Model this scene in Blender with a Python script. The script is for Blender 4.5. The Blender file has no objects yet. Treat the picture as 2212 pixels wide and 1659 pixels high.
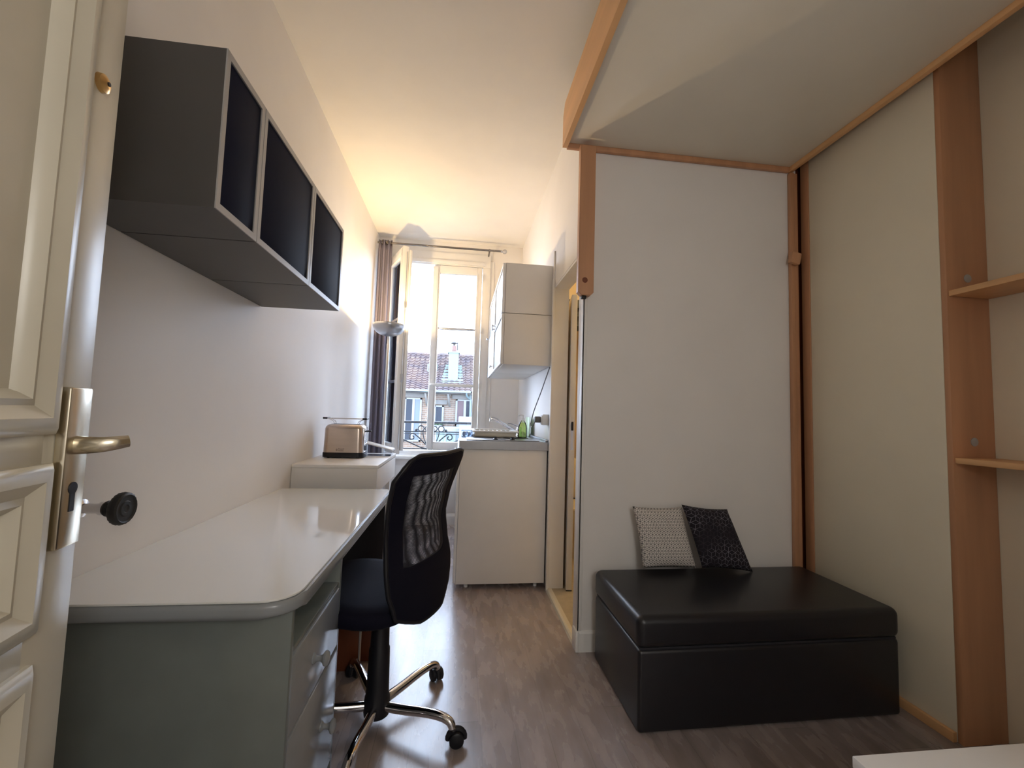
import bpy, bmesh, math, random
from mathutils import Vector, Matrix
random.seed(7)
C = bpy.context.scene
COL = C.collection
PI = math.pi

# ------------------------------------------------------------------ camera, world, exposure
def rotv(yaw, pitch, roll):
    f = Vector((math.sin(yaw)*math.cos(pitch), math.cos(yaw)*math.cos(pitch), math.sin(pitch)))
    r = Vector((math.cos(yaw), -math.sin(yaw), 0)); u = r.cross(f)
    c, s = math.cos(roll), math.sin(roll)
    return c*r+s*u, -s*r+c*u, f
cam = bpy.data.objects.new('camera', bpy.data.cameras.new('camera')); COL.objects.link(cam)
R_, U_, F_ = rotv(.1216, .0678, .0309)
cam.matrix_world = Matrix(((R_.x, U_.x, -F_.x, 0), (R_.y, U_.y, -F_.y, 0), (R_.z, U_.z, -F_.z, 1.17), (0, 0, 0, 1)))
cam.data.sensor_width = 36.0; cam.data.lens = 922.8/2212*36; cam.data.clip_start = .02; cam.data.clip_end = 300
C.camera = cam
C.view_settings.view_transform = 'Standard'; C.view_settings.look = 'None'
C.view_settings.gamma = 1.0; C.view_settings.use_curve_mapping = False
C.view_settings.exposure = 0.60
C.cycles.use_denoising = True
C.cycles.max_bounces = 14; C.cycles.diffuse_bounces = 9; C.cycles.transparent_max_bounces = 24
C.cycles.sample_clamp_indirect = 8
w = bpy.data.worlds.new('sky'); C.world = w; w.use_nodes = True
wn = w.node_tree.nodes; bg = wn['Background']
bg.inputs[0].default_value = (.67, .79, 1.0, 1); bg.inputs[1].default_value = 11.5

def lamp(kind, name, loc, energy, color, size=.1, rot=None, **kw):
    l = bpy.data.lights.new(name, kind); l.energy = energy; l.color = color
    if kind == 'AREA':
        l.shape = 'RECTANGLE'; l.size = kw.get('sx', size); l.size_y = kw.get('sy', size)
    else: l.shadow_soft_size = size
    o = bpy.data.objects.new(name, l); COL.objects.link(o); o.location = loc
    if rot: o.rotation_euler = rot
    return o
# sampling portal in the window opening (guides sky light, adds none)
po = lamp('AREA', 'window_portal', (-.27, 4.72, 1.78), 1, (1, 1, 1), sx=1.12, sy=2.1, rot=(-PI/2, 0, 0))
po.data.cycles.is_portal = True
# ceiling bulb of the washroom
lamp('POINT', 'washroom_bulb', (1.5, 3.2, 2.6), 14, (1, .74, .38), .08)
lamp('POINT', 'hall_fill', (.50, -.90, 1.70), 20, (1, .97, .92), .22)  # added fill light behind the camera, brightens surfaces facing it

# ------------------------------------------------------------------ materials
M = {}
def mat(name, col, rough=.5, metal=0., coat=0., emit=None, spec=None, noise=0., nscale=8., bump=0., bscale=200., trans=0., alpha=None, stretch=None):
    m = bpy.data.materials.new(name); m.use_nodes = True; nt = m.node_tree; N = nt.nodes; L = nt.links
    b = N['Principled BSDF']
    b.inputs['Base Color'].default_value = (*col, 1); b.inputs['Roughness'].default_value = rough
    b.inputs['Metallic'].default_value = metal; b.inputs['Coat Weight'].default_value = coat
    if spec is not None: b.inputs['Specular IOR Level'].default_value = spec
    if trans: b.inputs['Transmission Weight'].default_value = trans
    if emit: b.inputs['Emission Color'].default_value = (*emit[0], 1); b.inputs['Emission Strength'].default_value = emit[1]
    if noise or bump:
        tc = N.new('ShaderNodeTexCoord'); mp = N.new('ShaderNodeMapping'); L.new(tc.outputs['Object'], mp.inputs[0])
        if stretch: mp.inputs['Scale'].default_value = stretch
        if noise:
            n = N.new('ShaderNodeTexNoise'); n.inputs['Scale'].default_value = nscale; n.inputs['Detail'].default_value = 5
            L.new(mp.outputs[0], n.inputs[0])
            r = N.new('ShaderNodeMapRange'); r.inputs['To Min'].default_value = 1-noise; r.inputs['To Max'].default_value = 1+noise
            r.inputs['From Min'].default_value = .3; r.inputs['From Max'].default_value = .7
            L.new(n.outputs[0], r.inputs[0])
            mx = N.new('ShaderNodeVectorMath'); mx.operation = 'SCALE'; mx.inputs[0].default_value = col
            L.new(r.outputs[0], mx.inputs['Scale']); L.new(mx.outputs[0], b.inputs['Base Color'])
        if bump:
            n2 = N.new('ShaderNodeTexNoise'); n2.inputs['Scale'].default_value = bscale
            L.new(mp.outputs[0], n2.inputs[0])
            bp = N.new('ShaderNodeBump'); bp.inputs['Strength'].default_value = bump; bp.inputs['Distance'].default_value = .002
            L.new(n2.outputs[0], bp.inputs['Height']); L.new(bp.outputs[0], b.inputs['Normal'])
    M[name] = m; return m

mat('wall_paint', (.79, .77, .75), .55, noise=.02, nscale=3, bump=.15, bscale=60)
mat('ceiling_paint', (.80, .78, .74), .7, noise=.03, nscale=2.5, bump=.25, bscale=14)
mat('white_paint', (.80, .79, .77), .35, noise=.02, nscale=6)
mat('door_paint', (.56, .52, .42), .3, noise=.05, nscale=5, bump=.12, bscale=30)
mat('cream_panel', (.78, .72, .58), .5, noise=.03, nscale=3)
mat('bed_panel', (.78, .75, .66), .45, noise=.03, nscale=3)
mat('white_laminate', (.76, .74, .71), .4, noise=.015, nscale=9)
mat('gloss_white', (.70, .70, .67), .09, coat=.5)
mat('beech', (.50, .26, .14), .42, noise=.14, nscale=14, stretch=(1, 1, .08))
mat('beech_rail', (.72, .42, .20), .42, noise=.12, nscale=14, stretch=(1, .08, 1))
mat('brown_board', (.16, .045, .018), .35, noise=.2, nscale=10, stretch=(1, 1, .1))
mat('desk_grey', (.155, .175, .165), .28, noise=.06, nscale=12)
mat('desk_front', (.24, .255, .27), .22, noise=.04, nscale=12)
mat('charcoal', (.018, .018, .024), .6)
mat('shelf_grey', (.072, .068, .066), .42, noise=.03, nscale=10)
mat('shelf_edge', (.36, .35, .345), .35)
mat('navy', (.007, .009, .024), .7, spec=.08)
mat('black_leather', (.010, .010, .013), .36, bump=.12, bscale=260)
mat('black_plastic', (.010, .010, .014), .42, spec=.35)
mat('black_fabric', (.006, .006, .014), .9, spec=.15, bump=.2, bscale=400)
mat('chrome', (.75, .74, .76), .08, metal=1)
mat('steel', (.30, .30, .31), .33, metal=1, noise=.05, nscale=20)
mat('brushed_steel', (.62, .52, .45), .3, metal=1, noise=.05, nscale=6, stretch=(1, 1, 6))
mat('nickel', (.66, .60, .48), .24, metal=1)
mat('dull_silver', (.55, .56, .60), .3, metal=.9)
mat('aluminium', (.72, .72, .74), .25, metal=1)
mat('brass', (.75, .50, .22), .3, metal=1)
mat('curtain_cloth', (.19, .175, .23), .8, bump=.2, bscale=300)
mat('rod_metal', (.22, .20, .19), .25, metal=1)
mat('iron', (.01, .011, .014), .5)
mat('pvc_white', (.78, .79, .80), .3)
mat('rack_plastic', (.70, .66, .56), .35)
mat('cable_grey', (.12, .12, .12), .5)
mat('tile_beige', (.62, .50, .33), .3, noise=.08, nscale=5)
mat('vinyl_beige', (.46, .40, .30), .4, noise=.12, nscale=20)
mat('ceramic', (.75, .68, .5), .12)
mat('frost_glass', (.22, .24, .25), .4, spec=.3)
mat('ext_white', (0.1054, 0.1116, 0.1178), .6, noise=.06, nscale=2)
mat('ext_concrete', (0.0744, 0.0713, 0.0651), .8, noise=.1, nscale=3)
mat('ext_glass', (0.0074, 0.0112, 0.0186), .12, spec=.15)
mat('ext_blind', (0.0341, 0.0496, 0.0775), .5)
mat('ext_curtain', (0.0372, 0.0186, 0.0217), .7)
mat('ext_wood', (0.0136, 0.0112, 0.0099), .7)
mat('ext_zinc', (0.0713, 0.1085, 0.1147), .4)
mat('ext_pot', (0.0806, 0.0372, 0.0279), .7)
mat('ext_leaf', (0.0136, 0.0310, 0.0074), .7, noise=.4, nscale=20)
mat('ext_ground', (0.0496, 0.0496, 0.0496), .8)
mat('glass_blue', (.5, .62, .8), .2, trans=.6)
mat('knob_rubber', (.012, .012, .012), .55)
mat('ceramic_white', (.8, .8, .8), .2)

def glass_mat(name, tint, refl=.08, rough=.0):
    m = bpy.data.materials.new(name); m.use_nodes = True; nt = m.node_tree; N = nt.nodes; L = nt.links
    N.remove(N['Principled BSDF']); out = N['Material Output']
    t = N.new('ShaderNodeBsdfTransparent'); t.inputs[0].default_value = (*tint, 1)
    g = N.new('ShaderNodeBsdfGlossy'); g.inputs['Roughness'].default_value = rough
    f = N.new('ShaderNodeFresnel'); f.inputs[0].default_value = 1.45
    mx = N.new('ShaderNodeMixShader'); L.new(f.outputs[0], mx.inputs[0]); L.new(t.outputs[0], mx.inputs[1]); L.new(g.outputs[0], mx.inputs[2])
    L.new(mx.outputs[0], out.inputs[0]); M[name] = m
glass_mat('window_glass', (.96, .98, 1.0))
glass_mat('clear_plastic', (.80, .83, .87), rough=.15)
glass_mat('soap_green', (.90, .97, .62), rough=.05)
glass_mat('soap_clear', (.86, .94, .80), rough=.05)

def tree(m):
    return m.node_tree.nodes, m.node_tree.links, m.node_tree.nodes['Principled BSDF']
def mth(N, L, op, a, b=None, c=None):
    n = N.new('ShaderNodeMath'); n.operation = op
    for i, v in enumerate((a, b, c)):
        if v is None: continue
        if isinstance(v, (int, float)): n.inputs[i].default_value = v
        else: L.new(v, n.inputs[i])
    return n.outputs[0]
# floor: long grey-brown laminate boards running towards the window
def floor_mat():
    m = mat('floor_laminate', (.2, .14, .1), .3); N, L, b = tree(m)
    tc = N.new('ShaderNodeTexCoord'); sx = N.new('ShaderNodeSeparateXYZ'); L.new(tc.outputs['Object'], sx.inputs[0])
    X, Y = sx.outputs[0], sx.outputs[1]
    pw = .125
    row = mth(N, L, 'FLOOR', mth(N, L, 'DIVIDE', X, pw))
    wn_ = N.new('ShaderNodeTexWhiteNoise'); wn_.noise_dimensions = '1D'; L.new(row, wn_.inputs['W'])
    yo = mth(N, L, 'ADD', mth(N, L, 'DIVIDE', Y, 1.2), wn_.outputs['Value'])
    pl = mth(N, L, 'FLOOR', yo)
    w2 = N.new('ShaderNodeTexWhiteNoise'); w2.noise_dimensions = '2D'
    cb = N.new('ShaderNodeCombineXYZ'); L.new(row, cb.inputs[0]); L.new(pl, cb.inputs[1]); L.new(cb.outputs[0], w2.inputs['Vector'])
    fx = mth(N, L, 'FRACT', mth(N, L, 'DIVIDE', X, pw)); fy = mth(N, L, 'FRACT', yo)
    gx = mth(N, L, 'LESS_THAN', mth(N, L, 'ABSOLUTE', mth(N, L, 'SUBTRACT', fx, .5)), .488)
    gy = mth(N, L, 'LESS_THAN', mth(N, L, 'ABSOLUTE', mth(N, L, 'SUBTRACT', fy, .5)), .4985)
    seam = mth(N, L, 'MULTIPLY', gx, gy)
    mp = N.new('ShaderNodeMapping'); mp.inputs['Scale'].default_value = (5, 1.3, 1); L.new(tc.outputs['Object'], mp.inputs[0])
    n1 = N.new('ShaderNodeTexNoise'); n1.inputs['Scale'].default_value = 3.5; n1.inputs['Detail'].default_value = 8; n1.inputs['Distortion'].default_value = .0
    L.new(mp.outputs[0], n1.inputs[0])
    v = mth(N, L, 'ADD', mth(N, L, 'MULTIPLY', n1.outputs[0], .72), mth(N, L, 'MULTIPLY', w2.outputs['Value'], .18))
    cr = N.new('ShaderNodeValToRGB'); L.new(v, cr.inputs[0])
    cr.color_ramp.elements[0].position = .25; cr.color_ramp.elements[0].color = (.22, .18, .172, 1)
    cr.color_ramp.elements[1].position = .85; cr.color_ramp.elements[1].color = (.50, .43, .42, 1)
    ms = N.new('ShaderNodeVectorMath'); ms.operation = 'SCALE'; L.new(cr.outputs[0], ms.inputs[0])
    L.new(mth(N, L, 'ADD', mth(N, L, 'MULTIPLY', seam, .22), .78), ms.inputs['Scale']); L.new(ms.outputs[0], b.inputs['Base Color'])
    L.new(mth(N, L, 'ADD', mth(N, L, 'MULTIPLY', n1.outputs[0], .14), .20), b.inputs['Roughness'])
    b.inputs['Specular IOR Level'].default_value = .8
floor_mat()
# rhombille line pattern for the two cushions
def rhomb_mat(name, base, line, a, lw, fade, dot=0.):
    m = mat(name, base, .9); N, L, b = tree(m)
    tc = N.new('ShaderNodeTexCoord'); sx = N.new('ShaderNodeSeparateXYZ'); L.new(tc.outputs['Object'], sx.inputs[0])
    X, Y = sx.outputs[0], sx.outputs[1]; tot = None
    for ang in (90, 30, 150):
        dx, dy = math.cos(math.radians(ang)), math.sin(math.radians(ang)); ex, ey = -dy, dx
        p = mth(N, L, 'DIVIDE', mth(N, L, 'ADD', mth(N, L, 'MULTIPLY', X, ex), mth(N, L, 'MULTIPLY', Y, ey)), a/2)
        k = mth(N, L, 'ROUND', p)
        dist = mth(N, L, 'MULTIPLY', mth(N, L, 'ABSOLUTE', mth(N, L, 'SUBTRACT', p, k)), a/2)
        t = mth(N, L, 'DIVIDE', mth(N, L, 'ADD', mth(N, L, 'MULTIPLY', X, dx), mth(N, L, 'MULTIPLY', Y, dy)), a*math.sqrt(3))
        t = mth(N, L, 'ADD', t, mth(N, L, 'MULTIPLY', k, .5))
        fr = mth(N, L, 'ABSOLUTE', mth(N, L, 'SUBTRACT', mth(N, L, 'FRACT', mth(N, L, 'ADD', t, 50.5)), .5))
        on = mth(N, L, 'MULTIPLY', mth(N, L, 'LESS_THAN', dist, lw), mth(N, L, 'LESS_THAN', fr, 1/3))
        tot = on if tot is None else mth(N, L, 'MAXIMUM', tot, on)
    if fade:
        n = N.new('ShaderNodeTexNoise'); n.inputs['Scale'].default_value = 7; L.new(tc.outputs['Object'], n.inputs[0])
        r = N.new('ShaderNodeMapRange'); r.inputs['From Min'].default_value = .4; r.inputs['From Max'].default_value = .62
        r.inputs['To Min'].default_value = .12; L.new(n.outputs[0], r.inputs[0]); tot = mth(N, L, 'MULTIPLY', tot, r.outputs[0])
    mx = N.new('ShaderNodeMix'); mx.data_type = 'RGBA'; L.new(tot, mx.inputs[0])
    mx.inputs[6].default_value = (*base, 1); mx.inputs[7].default_value = (*line, 1); L.new(mx.outputs[2], b.inputs['Base Color'])
rhomb_mat('cushion_white', (.72, .68, .64), (.02, .02, .025), .0172, .0007, False)
rhomb_mat('cushion_black', (.011, .008, .014), (.26, .25, .30), .036, .0006, True)
# mesh fabric of the chair back: woven threads with holes
def mesh_mat():
    m = mat('mesh_fabric', (.012, .012, .02), .7); N, L, b = tree(m)
    uv = N.new('ShaderNodeUVMap'); sx = N.new('ShaderNodeSeparateXYZ'); L.new(uv.outputs[0], sx.inputs[0])
    P = .0042
    def st(o, p): return mth(N, L, 'ABSOLUTE', mth(N, L, 'SUBTRACT', mth(N, L, 'FRACT', mth(N, L, 'DIVIDE', o, p)), .5))
    a = mth(N, L, 'LESS_THAN', st(sx.outputs[0], P), .24)
    h = mth(N, L, 'LESS_THAN', st(sx.outputs[1], P), .34)
    hole = mth(N, L, 'MULTIPLY', a, h)
    L.new(mth(N, L, 'SUBTRACT', 1.0, hole), b.inputs['Alpha'])
mesh_mat()
# brick for the house across the court
def brick_mat():
    m = mat('brick', (.1, .06, .04), .85); N, L, b = tree(m)
    tc = N.new('ShaderNodeTexCoord'); mp = N.new('ShaderNodeMapping'); mp.inputs['Rotation'].default_value = (PI/2, 0, 0); L.new(tc.outputs['Object'], mp.inputs[0])
    br = N.new('ShaderNodeTexBrick'); L.new(mp.outputs[0], br.inputs[0])
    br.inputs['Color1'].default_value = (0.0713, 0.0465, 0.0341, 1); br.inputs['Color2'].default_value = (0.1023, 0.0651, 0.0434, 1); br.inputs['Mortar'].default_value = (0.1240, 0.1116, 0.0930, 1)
    br.inputs['Scale'].default_value = 1; br.inputs['Brick Width'].default_value = .3; br.inputs['Row Height'].default_value = .1; br.inputs['Mortar Size'].default_value = .012
    L.new(br.outputs[0], b.inputs['Base Color'])
brick_mat()
def roof_mat():
    m = mat('roof_tile', (.1, .07, .07), .6); N, L, b = tree(m)
    tc = N.new('ShaderNodeTexCoord')
    n = N.new('ShaderNodeTexNoise'); n.inputs['Scale'].default_value = 2.2; n.inputs['Detail'].default_value = 6; L.new(tc.outputs['Object'], n.inputs[0])
    cr = N.new('ShaderNodeValToRGB'); L.new(n.outputs[0], cr.inputs[0])
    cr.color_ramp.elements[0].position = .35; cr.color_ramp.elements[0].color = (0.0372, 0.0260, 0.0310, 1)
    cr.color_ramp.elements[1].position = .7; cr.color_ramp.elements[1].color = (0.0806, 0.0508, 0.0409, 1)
    L.new(cr.outputs[0], b.inputs['Base Color'])
roof_mat()

# ------------------------------------------------------------------ mesh helpers
def obj(name, bm, m, parent=None, smooth=False, loc=None):
    me = bpy.data.meshes.new(name); bmesh.ops.recalc_face_normals(bm, faces=bm.faces); bm.to_mesh(me); bm.free()
    o = bpy.data.objects.new(name, me); COL.objects.link(o); me.materials.append(M[m] if isinstance(m, str) else m)
    if smooth:
        for p in me.polygons: p.use_smooth = True
        if smooth != 'all':
            try: me.set_sharp_from_angle(angle=math.radians(40))
            except Exception: pass
    if parent: o.parent = parent
    if loc: o.location = loc
    return o
def tag(o, label=None, cat=None, group=None, kind=None):
    if label: o['label'] = label
    if cat: o['category'] = cat
    if group: o['group'] = group
    if kind: o['kind'] = kind
    return o
def thing(name, label, cat, loc=(0, 0, 0), rz=0, group=None):
    o = bpy.data.objects.new(name, None); COL.objects.link(o); o.location = loc; o.rotation_euler = (0, 0, rz); o.empty_display_size = .05
    return tag(o, label, cat, group)
def copy_tree(o, parent=None):
    c = o.copy(); COL.objects.link(c); c.parent = parent
    for ch in list(o.children): copy_tree(ch, c)
    return c
def bx(bm, x0, x1, y0, y1, z0, z1, bev=0, seg=2, mtx=None):
    g = bmesh.ops.create_cube(bm, size=1)
    vs = g['verts']
    for v in vs:
        v.co = Vector((x0+(v.co.x+.5)*(x1-x0), y0+(v.co.y+.5)*(y1-y0), z0+(v.co.z+.5)*(z1-z0)))
    if bev:
        es = list({e for v in vs for e in v.link_edges})
        r = bmesh.ops.bevel(bm, geom=es, offset=bev, segments=seg, affect='EDGES', profile=.5)
        vs = list({v for f in r['faces'] for v in f.verts} | {v for v in vs if v.is_valid})
    if mtx is not None:
        for v in vs: v.co = mtx @ v.co
    return bm
def box(name, m, parent, *a, bev=0, seg=2, mtx=None, smooth=None):
    bm = bmesh.new(); bx(bm, *a, bev=bev, seg=seg, mtx=mtx)
    return obj(name, bm, m, parent, smooth=(bev > 0) if smooth is None else smooth)
def boxes(name, m, parent, lst, bev=0):
    bm = bmesh.new()
    for a in lst: bx(bm, *a, bev=bev)
    return obj(name, bm, m, parent, smooth=bev > 0)
def tube(bm, pts, r, n=10, flat=1.0, closed=False, caps=True):
    pts = [Vector(p) for p in pts]; rr = r if isinstance(r, (list, tuple)) else [r]*len(pts)
    rings = []; up = None
    K = len(pts)
    for i, p in enumerate(pts):
        if closed: t = (pts[(i+1) % K]-pts[i-1]).normalized()
        else: t = (pts[min(i+1, K-1)]-pts[max(i-1, 0)]).normalized()
        if up is None:
            up = Vector((0, 0, 1)) if abs(t.z) < .9 else Vector((0, 1, 0))
        s = t.cross(up)
        if s.length < 1e-6: s = t.cross(Vector((1, 0, 0)))
        s.normalize(); up = s.cross(t).normalized()
        rings.append([bm.verts.new(p+rr[i]*(math.cos(a)*s+math.sin(a)*flat*up)) for a in [2*PI*k/n for k in range(n)]])
    m = K if closed else K-1
    for i in range(m):
        A, B = rings[i], rings[(i+1) % K]
        for k in range(n): bm.faces.new((A[k], A[(k+1) % n], B[(k+1) % n], B[k]))
    if caps and not closed:
        bm.faces.new(rings[0][::-1]); bm.faces.new(rings[-1])
    return bm
def lathe(bm, prof, n=24, c=(0, 0, 0), axis='Z'):
    rings = []; c = Vector(c)
    for r, h in prof:
        ring = []
        for k in range(n):
            a = 2*PI*k/n; x, y = r*math.cos(a), r*math.sin(a)
            v = {'Z': (x, y, h), 'X': (h, x, y), 'Y': (x, h, y)}[axis]
            ring.append(bm.verts.new(c+Vector(v)))
        rings.append(ring)
    for A, B in zip(rings, rings[1:]):
        for k in range(n): bm.faces.new((A[k], A[(k+1) % n], B[(k+1) % n], B[k]))
    if prof[0][0] > 1e-5: bm.faces.new(rings[0][::-1])
    if prof[-1][0] > 1e-5: bm.faces.new(rings[-1])
    bmesh.ops.remove_doubles(bm, verts=bm.verts, dist=1e-6)
    return bm
def prism(bm, poly, ax, a0, a1):
    "extrude a 2-D polygon along an axis; poly gives the other two coords in order"
    def P(p, a):
        return {'X': (a, p[0], p[1]), 'Y': (p[0], a, p[1]), 'Z': (p[0], p[1], a)}[ax]
    A = [bm.verts.new(P(p, a0)) for p in poly]; B = [bm.verts.new(P(p, a1)) for p in poly]
    n = len(poly); bm.faces.new(A[::-1]); bm.faces.new(B)
    for k in range(n): bm.faces.new((A[k], A[(k+1) % n], B[(k+1) % n], B[k]))
    return bm
def smooth_path(pts, k=8):
    pts = [Vector(p) for p in pts]; out = []
    P = [2*pts[0]-pts[1]]+pts+[2*pts[-1]-pts[-2]]
    for i in range(1, len(P)-2):
        for j in range(k):
            t = j/k; a, b, c, d = P[i-1], P[i], P[i+1], P[i+2]
            out.append(.5*((2*b)+(-a+c)*t+(2*a-5*b+4*c-d)*t*t+(-a+3*b-3*c+d)*t**3))
    out.append(pts[-1]); return out
def struct(o): o['kind'] = 'structure'; return o

# ------------------------------------------------------------------ room shell
XL, W, YF, YA, ZC = -.90, .63, 4.55, 2.145, 2.983
XR, YB = 2.08, -.15
struct(box('floor', 'floor_laminate', None, -1.02, XR+.1, -1.5, 4.67, -.1, 0))
struct(box('ceiling', 'ceiling_paint', None, -1.02, XR+.1, -1.5, 4.67, ZC, ZC+.1))
struct(box('wall_left', 'wall_paint', None, -1.02, XL, -1.5, 4.67, 0, ZC))
struct(boxes('wall_far', 'wall_paint', None, [(XL, -.83, YF, 4.67, 0, ZC), (.28, XR, YF, 4.67, 0, ZC), (-.83, .28, YF, 4.67, 0, .69), (-.83, .28, YF, 4.67, 2.86, ZC)]))
struct(boxes('wall_kitchen', 'wall_paint', None, [(W, W+.10, 2.88, YF, 0, ZC), (W, W+.10, 2.22, 2.88, 2.06, ZC)]))
struct(boxes('wall_alcove', 'wall_paint', None, [(W, 1.857, YA, 2.19, 0, ZC), (W, XR, 2.19, 2.24, 0, ZC)]))
struct(box('gap_shade', 'brown_board', None, 1.858, XR-.001, 2.180, 2.1895, 0, ZC-.001))  # dark strip standing in for the shade inside the rail gap
struct(box('wall_right', 'cream_panel', None, XR, XR+.1, -1.5, 4.67, 0, ZC))
struct(boxes('wall_entry', 'wall_paint', None, [(XL, -.47, YB-.08, YB, 0, ZC), (.95, XR, YB-.08, YB, 0, ZC), (-.47, .95, YB-.08, YB, 2.55, ZC)]))  # unseen opening made wide and tall to let the added fill light in
struct(box('wall_hall', 'wall_paint', None, XL, XR, -1.5, -1.4, 0, ZC))
struct(box('floor_washroom', 'vinyl_beige', None, .655, XR, 2.24, YF, 0, .012))
struct(boxes('wall_washroom', 'tile_beige', None, [(W+.10, W+.108, 2.90, YF, .012, ZC), (W+.11, XR, YF-.01, YF, .012, ZC), (XR-.01, XR, 2.24, YF-.01, .012, ZC)]))
# baseboards
def profile_board(name, poly, ax, a0, a1, m='white_paint'):
    bm = bmesh.new(); prism(bm, poly, ax, a0, a1); return struct(obj(name, bm, m))
profile_board('baseboard_far', [(YF, 0), (YF-.016, 0), (YF-.016, .085), (YF-.010, .10), (YF-.004, .115), (YF, .115)], 'X', -.89, .02)
profile_board('baseboard_alcove', [(YA, 0), (YA-.012, 0), (YA-.012, .088), (YA-.005, .10), (YA, .10)], 'X', W, 1.80)
profile_board('baseboard_left', [(XL, 0), (XL+.012, 0), (XL+.012, .088), (XL+.005, .10), (XL, .10)], 'Y', .0, YF-.02)
# washroom doorway: lining, sill strip, corner profile
struct(boxes('trim_1', 'white_paint', None, [(W+.002, W+.105, 2.872, 2.882, .012, 2.055), (W+.002, W+.105, 2.24, 2.872, 2.045, 2.06)]))
bm = bmesh.new()
for x0, x1 in ((W-.014, W-.002), (W-.010, W+.004)): bx(bm, x0, x1, 2.855 if x0 < W-.011 else 2.862, 2.885, 0, 2.31 if x0 > W-.012 else 2.11, bev=.002)
struct(obj('trim_2', bm, 'white_paint', smooth=True))
bm = bmesh.new()
bx(bm, W-.006, W+.003, YA-.006, YA+.045, .10, 2.05, bev=.002); bx(bm, W-.006, W+.018, YA-.006, YA+.001, .10, 2.05, bev=.002)
struct(obj('trim_3', bm, 'white_paint', smooth=True))
bm = bmesh.new()
prism(bm, [(W-.012, 0), (W+.028, 0), (W+.028, .013), (W+.004, .017), (W-.006, .012)], 'Y', 2.20, 2.872)
struct(obj('trim_4', bm, 'rack_plastic'))
bm = bmesh.new(); bx(bm, W-.014, W+.004, YA-.014, 2.20, 0, .10, bev=.003)
struct(obj('trim_5', bm, 'white_paint', smooth=True))

# ------------------------------------------------------------------ window (opening, sashes, sill)
win = bpy.data.objects.new('window_1', None); COL.objects.link(win); win.location = (-.27, YF, .7); struct(win)
def wp(name, m, lst, bev=.004, par=None):
    bm = bmesh.new()
    for a in lst: bx(bm, *a, bev=bev)
    o = obj(name, bm, m, smooth=True); o.parent = par or win
    o.matrix_parent_inverse = Matrix.Translation(-win.location) if par is None else Matrix.Identity(4)
    return o
wp('window_frame', 'white_paint', [(-.83, .28, YF-.03, YF+.10, 2.72, 2.86), (-.83, -.765, YF-.03, YF+.10, .70, 2.72), (.20, .28, YF-.03, YF+.10, .70, 2.72),
   (-.765, .20, YF-.02, YF+.10, .69, .755), (-.78, .22, YF-.045, YF-.03, 2.735, 2.775)])
wp('architrave', 'white_paint', [(-.86, .30, YF-.012, YF, 2.80, 2.92), (.262, .325, YF-.012, YF, .12, 2.80)])
wp('window_sill', 'white_paint', [(-.83, .28, YF-.05, YF, .665, .70), (-.80, .25, YF+.10, YF+.19, .68, .735)])
wp('under_panel', 'white_paint', [(-.83, .262, YF-.010, YF, .12, .60)], bev=.003)
def sash(name, x0, x1, z0, z1, rails, parent_mtx):
    "sash in local coords: hinge at local x=0, opening plane local y=0"
    wd = x1-x0; s = .055
    bm = bmesh.new()
    for a in ((0, s, -.028, .028, 0, z1-z0), (wd-s, wd, -.028, .028, 0, z1-z0), (s, wd-s, -.028, .028, 0, .085), (s, wd-s, -.028, .028, z1-z0-.085, z1-z0)): bx(bm, *a, bev=.005)
    for a in ((s-.012, s+.004, -.034, .034, .07, z1-z0-.07), (wd-s-.004, wd-s+.012, -.034, .034, .07, z1-z0-.07)): bx(bm, *a, bev=.003)
    o = obj(name, bm, 'white_paint', smooth=True); o.parent = win; o.matrix_parent_inverse = Matrix.Translation(-win.location); o.matrix_basis = parent_mtx
    p = box('pane', 'window_glass', o, s-.002, wd-s+.002, -.003, .003, .084, z1-z0-.084)
    for zz, hh, mm in rails:
        box('glazing_bar', mm, o, s, wd-s, -.016, .016, zz-z0-hh/2, zz-z0+hh/2, bev=.003)
    return o
# right sash, shut
s2 = sash('sash', 0, .505, .762, 2.715, [(2.04, .022, 'dull_silver'), (1.44, .032, 'white_paint')], Matrix.Translation((-.310, YF-.012, .762)))
box('meeting_stile', 'white_paint', s2, -.012, .042, -.052, -.029, .02, 1.93, bev=.006)
bm = bmesh.new(); tube(bm, smooth_path([(.012, -.05, .675), (.012, -.085, .675), (.03, -.095, .675), (.10, -.095, .678), (.15, -.093, .68)]), .009, 10)
bx(bm, -.005, .03, -.062, -.05, .62, .73, bev=.004); obj('window_handle', bm, 'white_paint', s2, smooth=True)
for zz in (2.61, 2.03, 1.44): 
    bm = bmesh.new(); tube(bm, [(.512, -.035, zz-.762-.03), (.512, -.035, zz-.762+.03)], .007, 8); obj('hinge', bm, 'ceramic_white', s2, smooth=True)
# left sash, standing open into the room
ml = Matrix.Translation((-.755, YF-.05, .762)) @ Matrix.Rotation(math.radians(-66), 4, 'Z')
s1 = sash('sash', 0, .50, .762, 2.715, [(1.44, .022, 'dull_silver'), (2.04, .022, 'dull_silver')], ml)
box('meeting_stile', 'white_paint', s1, .455, .512, .03, .058, .03, 1.92, bev=.006)
bm = bmesh.new(); tube(bm, [(.503, .012, .05), (.503, .012, 1.90)], .004, 8)
bx(bm, .498, .512, .002, .022, 1.36, 1.42, bev=.003); bx(bm, .498, .512, .002, .022, .66, .74, bev=.003); obj('lock_rod', bm, 'dull_silver', s1, smooth=True)

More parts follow.
